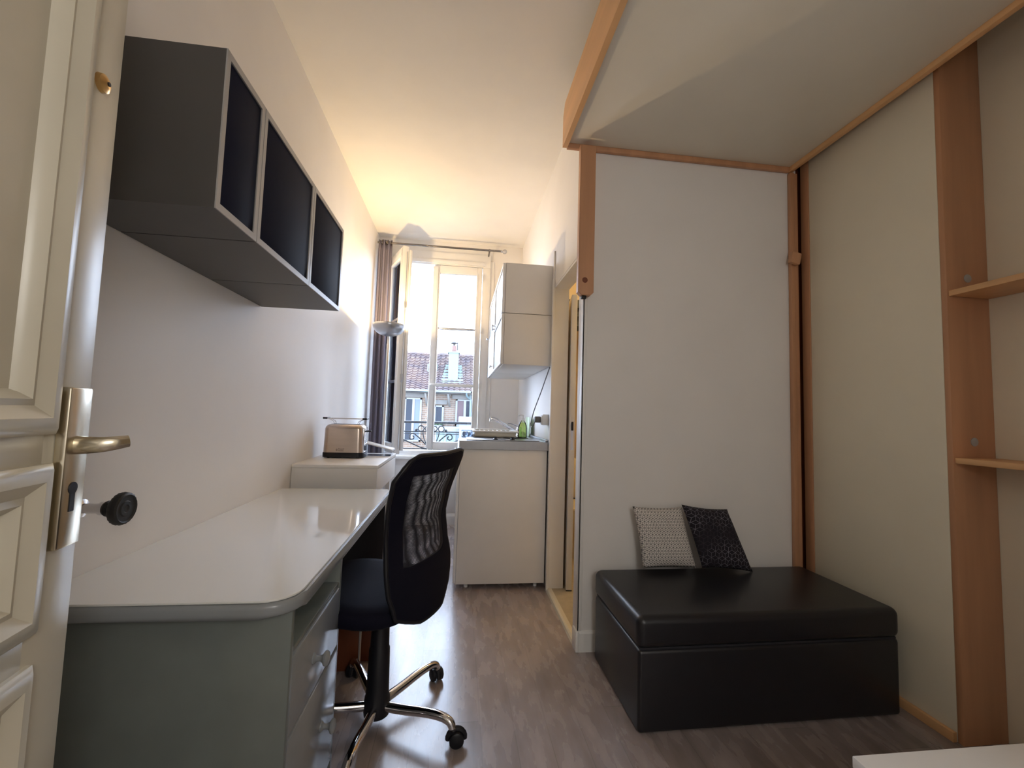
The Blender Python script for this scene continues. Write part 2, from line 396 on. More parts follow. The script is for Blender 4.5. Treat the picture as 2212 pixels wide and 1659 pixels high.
# ------------------------------------------------------------------ curtain and rod
rod = thing('curtain_rod', 'thin dark metal curtain rod above the window with round end knob', 'curtain rod', (-.23, 4.38, 2.862))
bm = bmesh.new(); tube(bm, [(-.655, 0, 0), (.60, 0, .002)], .0105, 12); obj('pole', bm, 'rod_metal', rod, smooth=True)
bm = bmesh.new(); lathe(bm, [(0.0001, .60), (.015, .603), (.015, .612), (.009, .618), (.009, .622)]+[(.024*math.sin(a), .645-.024*math.cos(a)) for a in [PI*k/8 for k in range(1, 8)]]+[(0.0001, .669)], 16, axis='X'); obj('finial', bm, 'dull_silver', rod, smooth=True)
for x in (.485, -.56):
    bm = bmesh.new(); bx(bm, x-.008, x+.008, -.014, YF-4.38, -.016, -.006, bev=.002); bx(bm, x-.009, x+.009, YF-4.38-.012, YF-4.38-.003, -.05, .02, bev=.002)
    tube(bm, [(x-.009, 0, 0), (x+.009, 0, 0)], .0155, 12); obj('bracket', bm, 'rod_metal', rod, smooth=True)
cur = thing('curtain', 'mauve-grey curtain bunched in the left corner beside the window', 'curtain', (-.80, 4.37, .03))
bm = bmesh.new(); nu, nv = 90, 24; vs = []
for i in range(nu+1):
    row = []
    for j in range(nv+1):
        u, v = i/nu, j/nv
        ph = u*2*PI*3.2
        spread = .152*(1-.10*v)
        x = -.078+u*spread+.006*math.sin(ph*2+.4)*(1-.3*v)
        y = .020*math.cos(ph)*(1-.10*v)+.008*math.sin(7*v+u*9)
        z = v*2.855+(.010*math.sin(ph+1) if j == nv else 0)
        row.append(bm.verts.new((x, y, z)))
    vs.append(row)
for i in range(nu):
    for j in range(nv): bm.faces.new((vs[i][j], vs[i+1][j], vs[i+1][j+1], vs[i][j+1]))
cl = obj('curtain_cloth', bm, 'curtain_cloth', cur, smooth='all')
sm = cl.modifiers.new('t', 'SOLIDIFY'); sm.thickness = .002
for x in (-.062, -.034, -.006, .022, .05):
    bm = bmesh.new(); tube(bm, [(x, .022*math.cos(a), 2.832+.022*math.sin(a)) for a in [2*PI*k/16 for k in range(16)]], .004, 6, closed=True)
    obj('eyelet', bm, 'rod_metal', cur, smooth=True)

# ------------------------------------------------------------------ torchiere lamp
tl = thing('floor_lamp', 'silver torchiere floor lamp with shallow bowl shade in the window corner', 'floor lamp', (-.617, 3.70, 0))
bm = bmesh.new(); lathe(bm, [(.0001, 0), (.135, 0), (.14, .008), (.135, .018), (.04, .03), (.02, .04), (.0001, .04)], 32); obj('base', bm, 'dull_silver', tl, smooth=True)
bm = bmesh.new(); lathe(bm, [(.0001, .035), (.0125, .035), (.0125, 1.72), (.009, 1.725), (.009, 1.79), (.0001, 1.79)], 14); obj('pole', bm, 'aluminium', tl, smooth=True)
prof = [(.0001, 1.785)]+[(.012+.124*math.sin(a), 1.79+.095*(1-math.cos(a))) for a in [k*PI/2/10 for k in range(11)]]
inn = [(r-.003 if r > .004 else r, h+.004) for r, h in prof[::-1]]
bm = bmesh.new(); lathe(bm, prof+[(prof[-1][0]-.001, prof[-1][1]+.003)]+inn[:-1]+[(.0001, 1.79)], 40); obj('lamp_shade', bm, 'dull_silver', tl, smooth=True)
mat('bulb_glow', (1, .9, .7), .5, emit=((1, .74, .40), 30))
bm = bmesh.new(); tube(bm, [(-.04, 0, 1.846), (.04, 0, 1.846)], .006, 8); bl = obj('bulb', bm, 'bulb_glow', tl, smooth=True)
lb = lamp('POINT', 'lamp_light', (0, 0, 1.868), 31, (1, .69, .34), .022); lb.parent = tl

# ------------------------------------------------------------------ entrance door leaf (open, left foreground)
ang = math.atan2(.72+.10, -.554+.43)   # direction hinge -> free edge
dr = bpy.data.objects.new('door_1', None); COL.objects.link(dr); struct(dr)
fe = Vector((-.554, .72)); dd = Vector((-.148, .989)).normalized(); hinge = fe-dd*.83
dr.location = (hinge.x, hinge.y, 0); dr.rotation_euler = (0, 0, math.atan2(dd.y, dd.x))
# local: x hinge->free (0..0.83); visible face is at y=0 (normal -y), thickness to +y
def P2(s): return .83-s
bm = bmesh.new(); T = .04
def dbox(s0, s1, z0, z1, y0=0, y1=T, bev=.002): bx(bm, P2(s1), P2(s0), y0, y1, z0, z1, bev=bev)
dbox(0, .083, .01, 2.05); dbox(.745, .83, .01, 2.05)
for z0, z1 in ((.01, .20), (.812, .875), (1.072, 1.135), (1.94, 2.05)): dbox(.08, .75, z0, z1)
dbox(.08, .75, .2, 1.94, .010, .030, 0)
frm = obj('door_leaf', bm, 'door_paint', dr, smooth=True)
def moulding(z0, z1, nm='moulding'):
    bm = bmesh.new(); s0, s1 = .083, .745
    # mitred bolection ring of profile (offset inward, height)
    prof = [(-.012, 0), (-.012, -.006), (-.004, -.013), (.010, -.015), (.020, -.008), (.026, -.004), (.034, -.007), (.042, .002), (.046, .010)]
    rings = []
    for o_, h in prof:
        a, b, c, d = P2(s0+o_), P2(s1-o_), z0+o_, z1-o_
        rings.append([bm.verts.new(q) for q in ((a, h, c), (b, h, c), (b, h, d), (a, h, d))])
    for A, B in zip(rings, rings[1:]):
        for k in range(4): bm.faces.new((A[k], A[(k+1) % 4], B[(k+1) % 4], B[k]))
    obj(nm, bm, 'door_paint', dr, smooth=True)
moulding(.20, .812); moulding(.875, 1.072-.0); moulding(1.135, 1.94)
esc = box('escutcheon', 'nickel', dr, P2(.064), P2(.018), -.014, .0, .965, 1.187, bev=.003)
bm = bmesh.new(); tube(bm, smooth_path([(P2(.044), -.014, 1.106), (P2(.044), -.030, 1.106), (P2(.042), -.045, 1.107), (P2(.036), -.057, 1.109), (P2(.026), -.066, 1.111)], 6), [.0075-.0025*k/24 for k in range(25)], 14, flat=1.75)
obj('door_handle', bm, 'nickel', dr, smooth=True)
bm = bmesh.new(); tube(bm, [(P2(.043), -.0150, 1.046), (P2(.043), -.0135, 1.046)], .0085, 14); bx(bm, P2(.0475), P2(.0385), -.0150, -.0135, 1.014, 1.045); obj('keyhole', bm, 'black_plastic', dr, smooth=True)
bm = bmesh.new(); lathe(bm, [(.0001, -.010), (.006, -.010), (.013, -.006), (.014, 0), (.0001, 0)], 20, c=(P2(.044), 0, 1.641), axis='Y'); obj('lock_rose', bm, 'brass', dr, smooth=True)
bm = bmesh.new(); lathe(bm, [(.0001, -.0115), (.003, -.0115), (.003, -.009), (.0001, -.009)], 10, c=(P2(.044), 0, 1.641), axis='Y'); obj('lock_core', bm, 'black_plastic', dr, smooth=True)

# wall door stop
ks = thing('door_stop', 'round black rubber door stop on a silver stem on the left wall', 'door stop', (XL, 1.17, .908))
bm = bmesh.new(); lathe(bm, [(.0001, 0), (.022, 0), (.022, .006), (.012, .010), (.012, .045), (.016, .047), (.016, .060), (.0001, .060)], 20, axis='X'); obj('stem', bm, 'aluminium', ks, smooth=True)
bm = bmesh.new(); lathe(bm, [(.0001, .055), (.015, .055), (.019, .062), (.012, .068), (.009, .072), (.009, .078), (.0001, .080)], 20, axis='X'); obj('collar', bm, 'knob_rubber', ks, smooth=True)
bm = bmesh.new(); pr = [(.0001, .090), (.034, .090), (.040, .094), (.042, .102), (.040, .110), (.035, .113), (.032, .110), (.020, .110), (.018, .112), (.010, .112), (.008, .110), (.0001, .110)]
lathe(bm, [(r*.95, h-.008) for r, h in pr], 44, axis='X')
for v in bm.verts:
    r = math.hypot(v.co.y, v.co.z)
    if r > .0375:
        k = round(math.atan2(v.co.z, v.co.y)/(2*PI/44)); 
        if k % 2: v.co.y *= .965; v.co.z *= .965
obj('rubber_disc', bm, 'knob_rubber', ks, smooth=True)

# ------------------------------------------------------------------ wall cabinets above the desk
def wall_unit(y0, y1, label):
    t = thing('wall_cabinet', label, 'cabinet', (XL, y0, 1.612), 0, 'three grey wall cabinets in a row above the desk')
    D, Hh, Wd, th = .337, .381, y1-y0, .018
    a, b = .0, D
    bm = bmesh.new()
    for q in ((.002, D-.003, 0.001, th, 0, Hh), (.002, D-.003, Wd-th, Wd-.001, 0, Hh), (.002, D-.003, th, Wd-th, 0, th), (.002, D-.003, th, Wd-th, Hh-th, Hh), (.002, .012, th, Wd-th, th, Hh-th)): bx(bm, *q)
    obj('body', bm, 'shelf_grey', t)
    bm = bmesh.new(); e = .017
    for q in ((D-.003, D, .001, e, 0, Hh), (D-.003, D, Wd-e, Wd-.001, 0, Hh), (D-.003, D, e, Wd-e, 0, e), (D-.003, D, e, Wd-e, Hh-e, Hh)): bx(bm, *q)
    obj('front_edge', bm, 'shelf_edge', t)
    box('door', 'navy', t, D-.014, D-.004, e+.001, Wd-e-.001, e+.001, Hh-e-.001, bev=.001)
    return t
wall_unit(1.012, 1.209, 'grey wall cabinet with navy front, narrow one nearest the open door')
wall_unit(1.211, 1.618, 'grey wall cabinet with navy front, middle one of the row above the desk')
wall_unit(1.620, 2.020, 'grey wall cabinet with navy front, farthest one nearest the window')

# ------------------------------------------------------------------ desk
dk = thing('desk', 'long grey desk with glossy pale top and rounded front corner', 'desk', (-.62, 1.70, 0))
def L(dx): return dx
def rp(x0, x1, y0, y1, r, n=6):
    pts = [(x0, y0)]
    pts += [(x1-r+r*math.sin(a), y0+r-r*math.cos(a)) for a in [PI/2*k/n for k in range(n+1)]]
    r2 = .035
    pts += [(x1-r2+r2*math.cos(a), y1-r2+r2*math.sin(a)) for a in [PI/2*k/n for k in range(n+1)]]
    pts += [(x0, y1)]; return pts
def slab(name, m, par, poly, z0, z1, bev, off):
    bm = bmesh.new(); prism(bm, poly, 'Z', z0, z1)
    es = [e for e in bm.edges if abs(e.verts[0].co.z-e.verts[1].co.z) < 1e-6 and not (abs(e.verts[0].co.x-XL) < .003 and abs(e.verts[1].co.x-XL) < .003)]
    if bev: bmesh.ops.bevel(bm, geom=es, offset=bev, segments=4, affect='EDGES', profile=.5)
    bmesh.ops.translate(bm, verts=bm.verts, vec=off)
    return obj(name, bm, m, par, smooth=True)
off = Vector((.62, -1.70, 0))
top = slab('tabletop', 'desk_front', dk, rp(XL+.001, -.338, 1.014, 2.388, .075), .706, .738, .012, off)
slab('top_sheet', 'gloss_white', dk, rp(XL+.001, -.346, 1.021, 2.380, .070), .7385, .7437, .002, off)
def db(name, m, *a, bev=.002, par=dk):
    bm = bmesh.new(); bx(bm, *a, bev=bev); bmesh.ops.translate(bm, verts=bm.verts, vec=off); return obj(name, bm, m, par, smooth=True)
db('side_panel', 'desk_grey', XL+.015, -.362, 1.072, 1.092, 0, .706)
db('side_panel', 'desk_grey', XL+.015, -.365, 1.500, 1.518, 0, .706)
db('side_panel', 'charcoal', XL+.015, -.365, 2.345, 2.363, 0, .706)
db('back_panel', 'charcoal', XL+.015, XL+.030, 1.518, 2.345, .22, .706)
db('niche_board', 'desk_grey', XL+.03, -.368, 1.092, 1.500, .588, .600)
for i, (z0, z1) in enumerate(((.400, .585), (.05, .394))):
    d = db('drawer', 'desk_front', XL+.05, -.362, 1.094, 1.498, z0, z1, bev=.007)
    bm = bmesh.new(); zc = (.495, .245)[i]
    lathe(bm, [(.0001, -.003), (.014, -.003), (.014, .001), (.008, .006), (.007, .016), (.010, .022), (.018, .027), (.0195, .032), (.016, .037), (.006, .040), (.0001, .040)], 24, c=(-.360, (1.25, 1.36)[i], zc), axis='X')
    bmesh.ops.translate(bm, verts=bm.verts, vec=off); obj('drawer_knob', bm, 'desk_front', d, smooth=True)

# brown boards standing in the knee space
bb = thing('wooden_board', 'reddish-brown wooden board with pale edge under the desk', 'board', (-.49, 2.055, 0), 0, 'brown boards under the desk')
bb['label'] = 'reddish-brown wooden board with pale edge strip, the nearer one under the desk'
box('board', 'brown_board', bb, -.10, .085, 0, .018, 0, .43, bev=.002); box('edge_strip', 'shelf_edge', bb, .086, .092, -.002, .02, 0, .43)
b2 = box('wooden_board', 'brown_board', None, -.09, .09, 0, .018, 0, .43, bev=.002); b2.location = (-.44, 2.13, 0)
tag(b2, 'reddish-brown wooden board behind another one, under the desk', 'board', 'brown boards under the desk')

# ------------------------------------------------------------------ console with toaster
cn = thing('console_table', 'small white console table with one drawer beyond the desk', 'console table', (XL, 2.50, 0))
box('top', 'white_laminate', cn, .001, .46, 0, .70, .834, .852, bev=.001)
boxes('apron', 'white_laminate', cn, [(.002, .458, .0005, .018, .69, .8335), (.002, .458, .682, .699, .69, .8335), (.002, .018, .018, .682, .69, .8335), (.018, .44, .018, .682, .69, .70)])
box('drawer', 'white_laminate', cn, .441, .459, .019, .681, .694, .829, bev=.001)
for x in (.004, .40):
    for y in (.003, .667): box('leg', 'white_laminate', cn, x, x+.03, y, y+.03, 0, .69, bev=.001)
ts = thing('toaster', 'two-slice brushed steel toaster with bun rack, on the white console', 'toaster', (-.72, 2.905, .852))
def sbox(bm, w, d, z0, z1, r, top_r, n=7, taper=.0):
    "rounded-plan body with rounded top along the long axis"
    levels = [(z0, 0)]+[(z1-top_r+top_r*math.sin(a), top_r*(1-math.cos(a))) for a in [PI/2*k/n for k in range(n+1)]]
    rings = []
    for z, ins in levels:
        hw, hd = w/2-ins*.8-taper*(z-z0), d/2-ins
        rr = max(min(r, hd-.001), .004); ring = []
        for cx, cy, a0 in ((hw-rr, hd-rr, 0), (-hw+rr, hd-rr, PI/2), (-hw+rr, -hd+rr, PI), (hw-rr, -hd+rr, 1.5*PI)):
            for k in range(5):
                a = a0+PI/2*k/4; ring.append(bm.verts.new((cx+rr*math.cos(a), cy+rr*math.sin(a), z)))
        rings.append(ring)
    for A, B in zip(rings, rings[1:]):
        for k in range(20): bm.faces.new((A[k], A[(k+1) % 20], B[(k+1) % 20], B[k]))
    bm.faces.new(rings[0][::-1]); bm.faces.new(rings[-1])
bm = bmesh.new(); sbox(bm, .252, .160, .006, .036, .035, .004); obj('base', bm, 'black_plastic', ts, smooth=True)
for sx in (-.09, .09):
    for sy in (-.05, .05):
        bm = bmesh.new(); lathe(bm, [(.0001, 0), (.008, 0), (.008, .008), (.0001, .008)], 12, c=(sx, sy, 0)); obj('foot', bm, 'black_plastic', ts, smooth=True)
bm = bmesh.new(); sbox(bm, .246, .154, .034, .212, .034, .030, taper=.03); obj('shell', bm, 'brushed_steel', ts, smooth=True)
bm = bmesh.new(); bx(bm, .108, .1245, -.050, .050, .036, .195, bev=.007, seg=3); obj('end_cover', bm, 'chrome', ts, smooth=True)
for sy in (-.028, .028): box('bread_slot', 'charcoal', ts, -.085, .085, sy-.011, sy+.011, .208, .2135)
box('lever', 'black_plastic', ts, .120, .158, -.016, .016, .166, .176, bev=.004)
box('control_panel', 'black_plastic', ts, .122, .1275, -.034, .034, .045, .080, bev=.003)
rk = bmesh.new()
for sy in (-.05, .05):
    tube(rk, [(-.128, sy, .249), (.128, sy, .249)], .0028, 8)
for sx in (-.11, .11):
    tube(rk, [(sx, -.05, .249), (sx, .05, .249)], .0028, 8)
for sx, ex in ((-.075, -.115), (.075, .115)):
    for sy in (-.024, .024): tube(rk, smooth_path([(ex, sy, .249), (sx*1.15, sy, .236), (sx, sy, .224), (sx, sy, .208)], 4), .0018, 6)
rko = obj('bun_rack', rk, 'chrome', ts, smooth=True)
for sx in (-.122, .122):
    bm = bmesh.new(); tube(bm, [(sx-.013, -.05, .250), (sx+.013, -.05, .250)], .006, 10); tube(bm, [(sx, -.05, .250), (sx, .05, .250)], .0055, 10); obj('rack_grip', bm, 'black_plastic', rko, smooth=True)
def text_mesh(name, s, size, m, parent, mtx, ext=.0003):
    cu = bpy.data.curves.new(name, 'FONT'); cu.body = s; cu.size = size; cu.extrude = ext; cu.space_line = .85
    to = bpy.data.objects.new(name, cu); COL.objects.link(to); bpy.context.view_layer.update()
    me = bpy.data.meshes.new_from_object(to.evaluated_get(bpy.context.evaluated_depsgraph_get()))
    COL.objects.unlink(to); bpy.data.objects.remove(to)
    o = bpy.data.objects.new(name, me); COL.objects.link(o); me.materials.append(M[m]); o.parent = parent; o.matrix_basis = mtx; return o
mat('logo_brown', (.045, .02, .014), .6)
lg = text_mesh('logo', 'Russell\nHobbs', .0125, 'logo_brown', ts, Matrix.Translation((-.024, -.0778, .055)) @ Matrix.Rotation(PI/2, 4, 'X'))
bm = bmesh.new(); tube(bm, [(-.033+.0055*math.cos(a), -.0775, .053+.0055*math.sin(a)) for a in [2*PI*k/16 for k in range(16)]], .0008, 6, closed=True)
tube(bm, [(-.033, -.0777, .047), (-.033, -.0777, .059)], .001, 6); obj('logo_mark', bm, 'logo_brown', ts)

# clear plastic holder behind the toaster
ph = thing('plastic_tray', 'clear plastic wedge-shaped tray behind the toaster', 'tray', (-.535, 3.06, .852))
bm = bmesh.new(); prism(bm, [(-.10, .001), (.085, .001), (.10, .038), (-.10, .088)], 'Y', -.05, .07); o_ = obj('tray_body', bm, 'clear_plastic', ph)
bm = bmesh.new(); 
for y in (-.052, .068): bx(bm, -.103, .104, y, y+.004, 0, .004, mtx=Matrix.Translation((0, 0, .086)) @ Matrix.Rotation(math.radians(14), 4, 'Y') @ Matrix.Translation((.0, 0, -.024)))
bx(bm, -.102, .098, -.05, .07, 0, .004, mtx=Matrix.Translation((0, 0, .064)) @ Matrix.Rotation(math.radians(14), 4, 'Y'))
obj('tray_lid', bm, 'pvc_white', ph)

# ------------------------------------------------------------------ office chair
ch = thing('office_chair', 'black office chair with mesh back and chrome five-star base at the desk', 'office chair', (-.262, 1.725, 0))
hub = Vector((-.262, 1.725, 0))
bm = bmesh.new(); lathe(bm, [(.0001, .022), (.028, .022), (.046, .034), (.050, .060), (.046, .095), (.042, .11), (.038, .27), (.035, .275), (.031, .43), (.0001, .43)], 24); obj('gas_column', bm, 'black_plastic', ch, smooth=True)
for i in range(5):
    a = math.radians(-25+72*i); d = Vector((math.cos(a), math.sin(a), 0))
    bm = bmesh.new()
    path = smooth_path([d*.03+Vector((0, 0, .066)), d*.12+Vector((0, 0, .074)), d*.20+Vector((0, 0, .084)), d*.262+Vector((0, 0, .086)), d*.300+Vector((0, 0, .076)), d*.314+Vector((0, 0, .054))], 6)
    n = len(path); tube(bm, path, [.0175-.004*k/n for k in range(n)], 14)
    lg_ = obj('leg', bm, 'chrome', ch, smooth=True)
    bm = bmesh.new(); c0 = d*.315
    ta = a+[.5, 1.2, -.7, .3, 2.0][i]; td = Vector((math.cos(ta), math.sin(ta), 0)); sd = Vector((-td.y, td.x, 0))
    lathe(bm, [(.0001, .034), (.015, .034), (.0155, .056), (.012, .060), (.0001, .060)], 14, c=c0)
    cc = c0+td*.012+Vector((0, 0, .026))
    for s in (-1, 1):
        A = cc+sd*s*.007; B = cc+sd*s*.026
        tube(bm, [A, A.lerp(B, .15), A.lerp(B, .8), B], [.022, .0255, .0255, .020], 20)
    # hood
    pts = [cc+td*(.029*math.cos(t))+Vector((0, 0, .029*math.sin(t))) for t in [math.radians(q) for q in range(-10, 191, 20)]]
    tube(bm, pts, [.010]*len(pts), 8)
    obj('caster', bm, 'black_plastic', lg_, smooth=True)
fw = Vector((-.905, .425, 0)); sd = Vector((.425, .905, 0))
def chp(f, s, z): return fw*f+sd*s+Vector((0, 0, z))
# seat cushion: superellipse plan with crown
bm = bmesh.new(); scf = .075
def seat_ring(k, z): 
    r = []
    for j in range(40):
        t = 2*PI*j/40; c, s = math.cos(t), math.sin(t); e = .62
        r.append(bm.verts.new(chp(scf+.268*k*math.copysign(abs(c)**e, c), .255*k*math.copysign(abs(s)**e, s), z)))
    return r
rs = [seat_ring(k, z) for k, z in ((.55, .436), (.90, .440), (.985, .455), (1.0, .472), (.985, .490), (.93, .502), (.75, .508), (.4, .504), (.12, .502))]
for A, B in zip(rs, rs[1:]):
    for k in range(40): bm.faces.new((A[k], A[(k+1) % 40], B[(k+1) % 40], B[k]))
bm.faces.new(rs[0][::-1]); bm.faces.new(rs[-1]); obj('seat', bm, 'black_fabric', ch, smooth=True)
bm = bmesh.new(); bx(bm, -.09, .09, -.08, .08, .395, .434, bev=.008); 
tube(bm, [chp(-.05, 0, .412), chp(-.13, 0, .412), chp(-.170, 0, .425), chp(-.184, 0, .47), chp(-.178, 0, .54)], [.018, .018, .018, .016, .012], 10, flat=.6)
obj('seat_plate', bm, 'black_plastic', ch, smooth=True)
bm = bmesh.new(); tube(bm, [chp(.0, .06, .415), chp(.0, .20, .412), chp(.0, .235, .415)], .006, 8); obj('height_lever', bm, 'black_plastic', ch, smooth=True)
# backrest
cback = Vector((-.048, 1.640, 0))-hub; cback.z = 0
def interp(x, xs, ys):
    if x <= xs[0]: return ys[0]
    for a, b, c, d in zip(xs, xs[1:], ys, ys[1:]):
        if x <= b:
            t = (x-a)/(b-a); t = t*t*(3-2*t)*.5+t*.5; return c+(d-c)*t
    return ys[-1]
ZS = [.42, .48, .575, .656, .748, .836, .91, .97, 1.012]
DS = [.030, .036, .053, .068, .077, .066, .045, .024, .006]
WS = [.150, .195, .222, .215, .209, .221, .235, .240, .238]
def backpt(u, z, off=0.):
    hw = interp(z, ZS, WS)
    dl = interp(z, ZS, DS)+.030*u*u-.01
    return cback+sd*(u*hw)+fw*(dl+off)+Vector((0, 0, z))
def halfz(u):  # z range at u (rounded corners)
    au = abs(u)
    top = 1.012-((.085 if u < 0 else .035)*max(0, (au-.62)/.38)**2.6)+.004*au
    bot = .428+((.105 if u > 0 else .050)*max(0, (au-.45)/.55)**1.6)
    return bot, top
def back_sheet(name, m, u0, u1, f0, f1, offs, par, nu=26, nv=34, thick=None, uv=False):
    bm = bmesh.new(); uvl = bm.loops.layers.uv.new('UVMap'); g = []
    for i in range(nu+1):
        u = u0+(u1-u0)*i/nu; b, t = halfz(u); col = []
        for j in range(nv+1):
            f = f0+(f1-f0)*j/nv; z = b+(t-b)*f; col.append(bm.verts.new(backpt(u, z, offs)))
        g.append(col)
    for i in range(nu):
        for j in range(nv):
            f = bm.faces.new((g[i][j], g[i+1][j], g[i+1][j+1], g[i][j+1]))
            for l, (a, b_) in zip(f.loops, ((i, j), (i+1, j), (i+1, j+1), (i, j+1))):
                uu = u0+(u1-u0)*a/nu
                l[uvl].uv = (uu*.22*(1+.03*(1 if offs > 0 else 0)), (b_/nv*(f1-f0)*.54)*(1+.04*(1 if offs > 0 else 0)))
    me = bpy.data.meshes.new(name); bm.to_mesh(me); bm.free()
    for p in me.polygons: p.use_smooth = True
    o = bpy.data.objects.new(name, me); COL.objects.link(o); me.materials.append(M[m]); o.parent = par
    if thick: md = o.modifiers.new('s', 'SOLIDIFY'); md.thickness = thick; md.offset = 0
    return o
back = bmesh.new()   # solid padded border of the back: grid with the mesh window left out
U0, U1, F0, F1 = -.68, .68, .33, .88
def border():
    bm = bmesh.new(); nu, nv = 40, 44; g = []
    us = sorted(set([-1+2*i/nu for i in range(nu+1)]+[U0, U1])); fs = sorted(set([j/nv for j in range(nv+1)]+[F0, F1]))
    for u in us:
        b, t = halfz(u); g.append([bm.verts.new(backpt(u, b+(t-b)*f)) for f in fs])
    for i in range(len(us)-1):
        for j in range(len(fs)-1):
            uc, fc = (us[i]+us[i+1])/2, (fs[j]+fs[j+1])/2
            if U0 < uc < U1 and F0 < fc < F1: continue
            bm.faces.new((g[i][j], g[i+1][j], g[i+1][j+1], g[i][j+1]))
    bmesh.ops.delete(bm, geom=[v for v in bm.verts if not v.link_faces], context='VERTS')
    o = obj('backrest', bm, 'black_fabric', ch, smooth='all'); md = o.modifiers.new('s', 'SOLIDIFY'); md.thickness = .014; md.offset = 0; return o
bk = border()
back_sheet('mesh_panel', 'mesh_fabric', U0-.01, U1+.01, F0-.01, F1+.01, .005, bk)
back_sheet('mesh_panel', 'mesh_fabric', U0-.01, U1+.01, F0-.01, F1+.01, -.006, bk)
rim = []
for k in range(48):
    t = k/48*4
    if t < 1: u, f = -1+2*t, 1
    elif t < 2: u, f = 1, 1-(t-1)
    elif t < 3: u, f = 1-2*(t-2), 0
    else: u, f = -1, t-3
    b, tp = halfz(u); rim.append(backpt(u, b+(tp-b)*f))
bm = bmesh.new(); tube(bm, rim, .0085, 8, closed=True); obj('back_rim', bm, 'black_plastic', ch, smooth='all')

# ------------------------------------------------------------------ kitchenette
kt = thing('kitchenette', 'white kitchenette base unit under the stainless steel worktop', 'kitchen unit', (.325, 2.905, 0))
def kb(name, m, *a, bev=.002, par=kt, offk=Vector((-.325, -2.905, 0))):
    bm = bmesh.new(); bx(bm, *a, bev=bev); bmesh.ops.translate(bm, verts=bm.verts, vec=offk); return obj(name, bm, m, par, smooth=True)
kb('side_panel', 'white_laminate', .022, .612, 2.907, 2.925, .035, .918)
kb('body', 'white_laminate', .024, .612, 2.925, 4.25, .036, .918)
for y0, y1 in ((2.912, 3.50), (3.505, 4.245)):
    d = kb('door', 'pvc_white', .002, .021, y0, y1, .04, .905, bev=.003)
    kb('door_handle', 'aluminium', -.022, -.014, y0+.05, y0+.17, .85, .86, par=d); kb('door_handle', 'aluminium', -.016, .003, y0+.06, y0+.07, .85, .86, par=d)
for x in (.09, .56):
    for y in (2.96, 4.18):
        bm = bmesh.new(); lathe(bm, [(.0001, 0), (.013, 0), (.013, .012), (.006, .015), (.006, .037), (.0001, .037)], 12, c=(x-.325, y-2.905, 0)); obj('foot', bm, 'ceramic_white', kt, smooth=True)
wt = thing('worktop', 'stainless steel worktop with sink and two hotplates on the kitchenette', 'worktop', (.32, 2.9, .919))
ow = Vector((-.32, -2.9, -.919))
def wb(name, m, *a, bev=.003, par=wt): return kb(name, m, *a, bev=bev, par=par, offk=ow)
boxes_w = bmesh.new()
for a in ((.012, .622, 2.895, 3.47, .920, .977), (.012, .10, 3.47, 3.95, .920, .977), (.46, .622, 3.47, 3.95, .920, .977), (.012, .622, 3.95, 4.26, .920, .977), (.10, .46, 3.47, 3.95, .919, .925)): bx(boxes_w, *a, bev=.0)
bx(boxes_w, .600, .624, 2.915, 4.26, .977, .993, bev=.004)
bmesh.ops.translate(boxes_w, verts=boxes_w.verts, vec=ow); obj('steel_top', boxes_w, 'steel', wt, smooth=True)
wb('sink_rim', 'steel', .085, .10, 3.455, 3.965, .976, .981); wb('sink_rim', 'steel', .46, .475, 3.455, 3.965, .976, .981)
for x in (.19, .43):
    bm = bmesh.new(); lathe(bm, [(.0001, .977), (.098, .977), (.098, .984), (.088, .987), (.085, .984), (.0001, .984)], 32, c=(x, 3.20, 0)); bmesh.ops.translate(bm, verts=bm.verts, vec=ow); obj('hotplate', bm, 'charcoal', wt, smooth=True)
wb('hob_plate', 'steel', .06, .56, 2.925, 3.33, .9775, .983, bev=.002)
for x in (.258, .378):
    bm = bmesh.new(); lathe(bm, [(.0001, .982), (.018, .982), (.018, .988), (.009, .993), (.009, 1.002), (.0001, 1.003)], 18, c=(x, 2.965, 0)); bmesh.ops.translate(bm, verts=bm.verts, vec=ow); obj('hob_knob', bm, 'black_plastic', wt, smooth=True)
bm = bmesh.new(); lathe(bm, [(.0001, .982), (.015, .982), (.015, .986), (.0001, .988)], 16, c=(.345, 2.955, 0)); bmesh.ops.translate(bm, verts=bm.verts, vec=ow); obj('indicator_cap', bm, 'ceramic_white', wt, smooth=True)
# dish rack resting on the sink
rkk = thing('dish_tray', 'low cream plastic dish tray with rim, lying on the worktop', 'dish tray', (.28, 3.40, .9875))
bm = bmesh.new()
def ring_box(bm, x0, x1, y0, y1, z0, z1, t):
    for a in ((x0, x1, y0, y0+t, z0, z1), (x0, x1, y1-t, y1, z0, z1), (x0, x0+t, y0+t, y1-t, z0, z1), (x1-t, x1, y0+t, y1-t, z0, z1)): bx(bm, *a, bev=.002)
ring_box(bm, -.155, .155, -.20, .16, .0, .034, .006); bx(bm, -.155, .155, -.20, .16, .0, .005); obj('basin', bm, 'rack_plastic', rkk, smooth=True)
bm = bmesh.new(); ring_box(bm, -.172, .172, -.217, .177, .034, .046, .024); obj('rim', bm, 'pvc_white', rkk, smooth=True)
bm = bmesh.new()
for i in range(9): tube(bm, [(-.14+.035*i, -.19, .036), (-.14+.035*i, .15, .036)], .003, 6)
obj('rack_bars', bm, 'pvc_white', rkk, smooth=True)
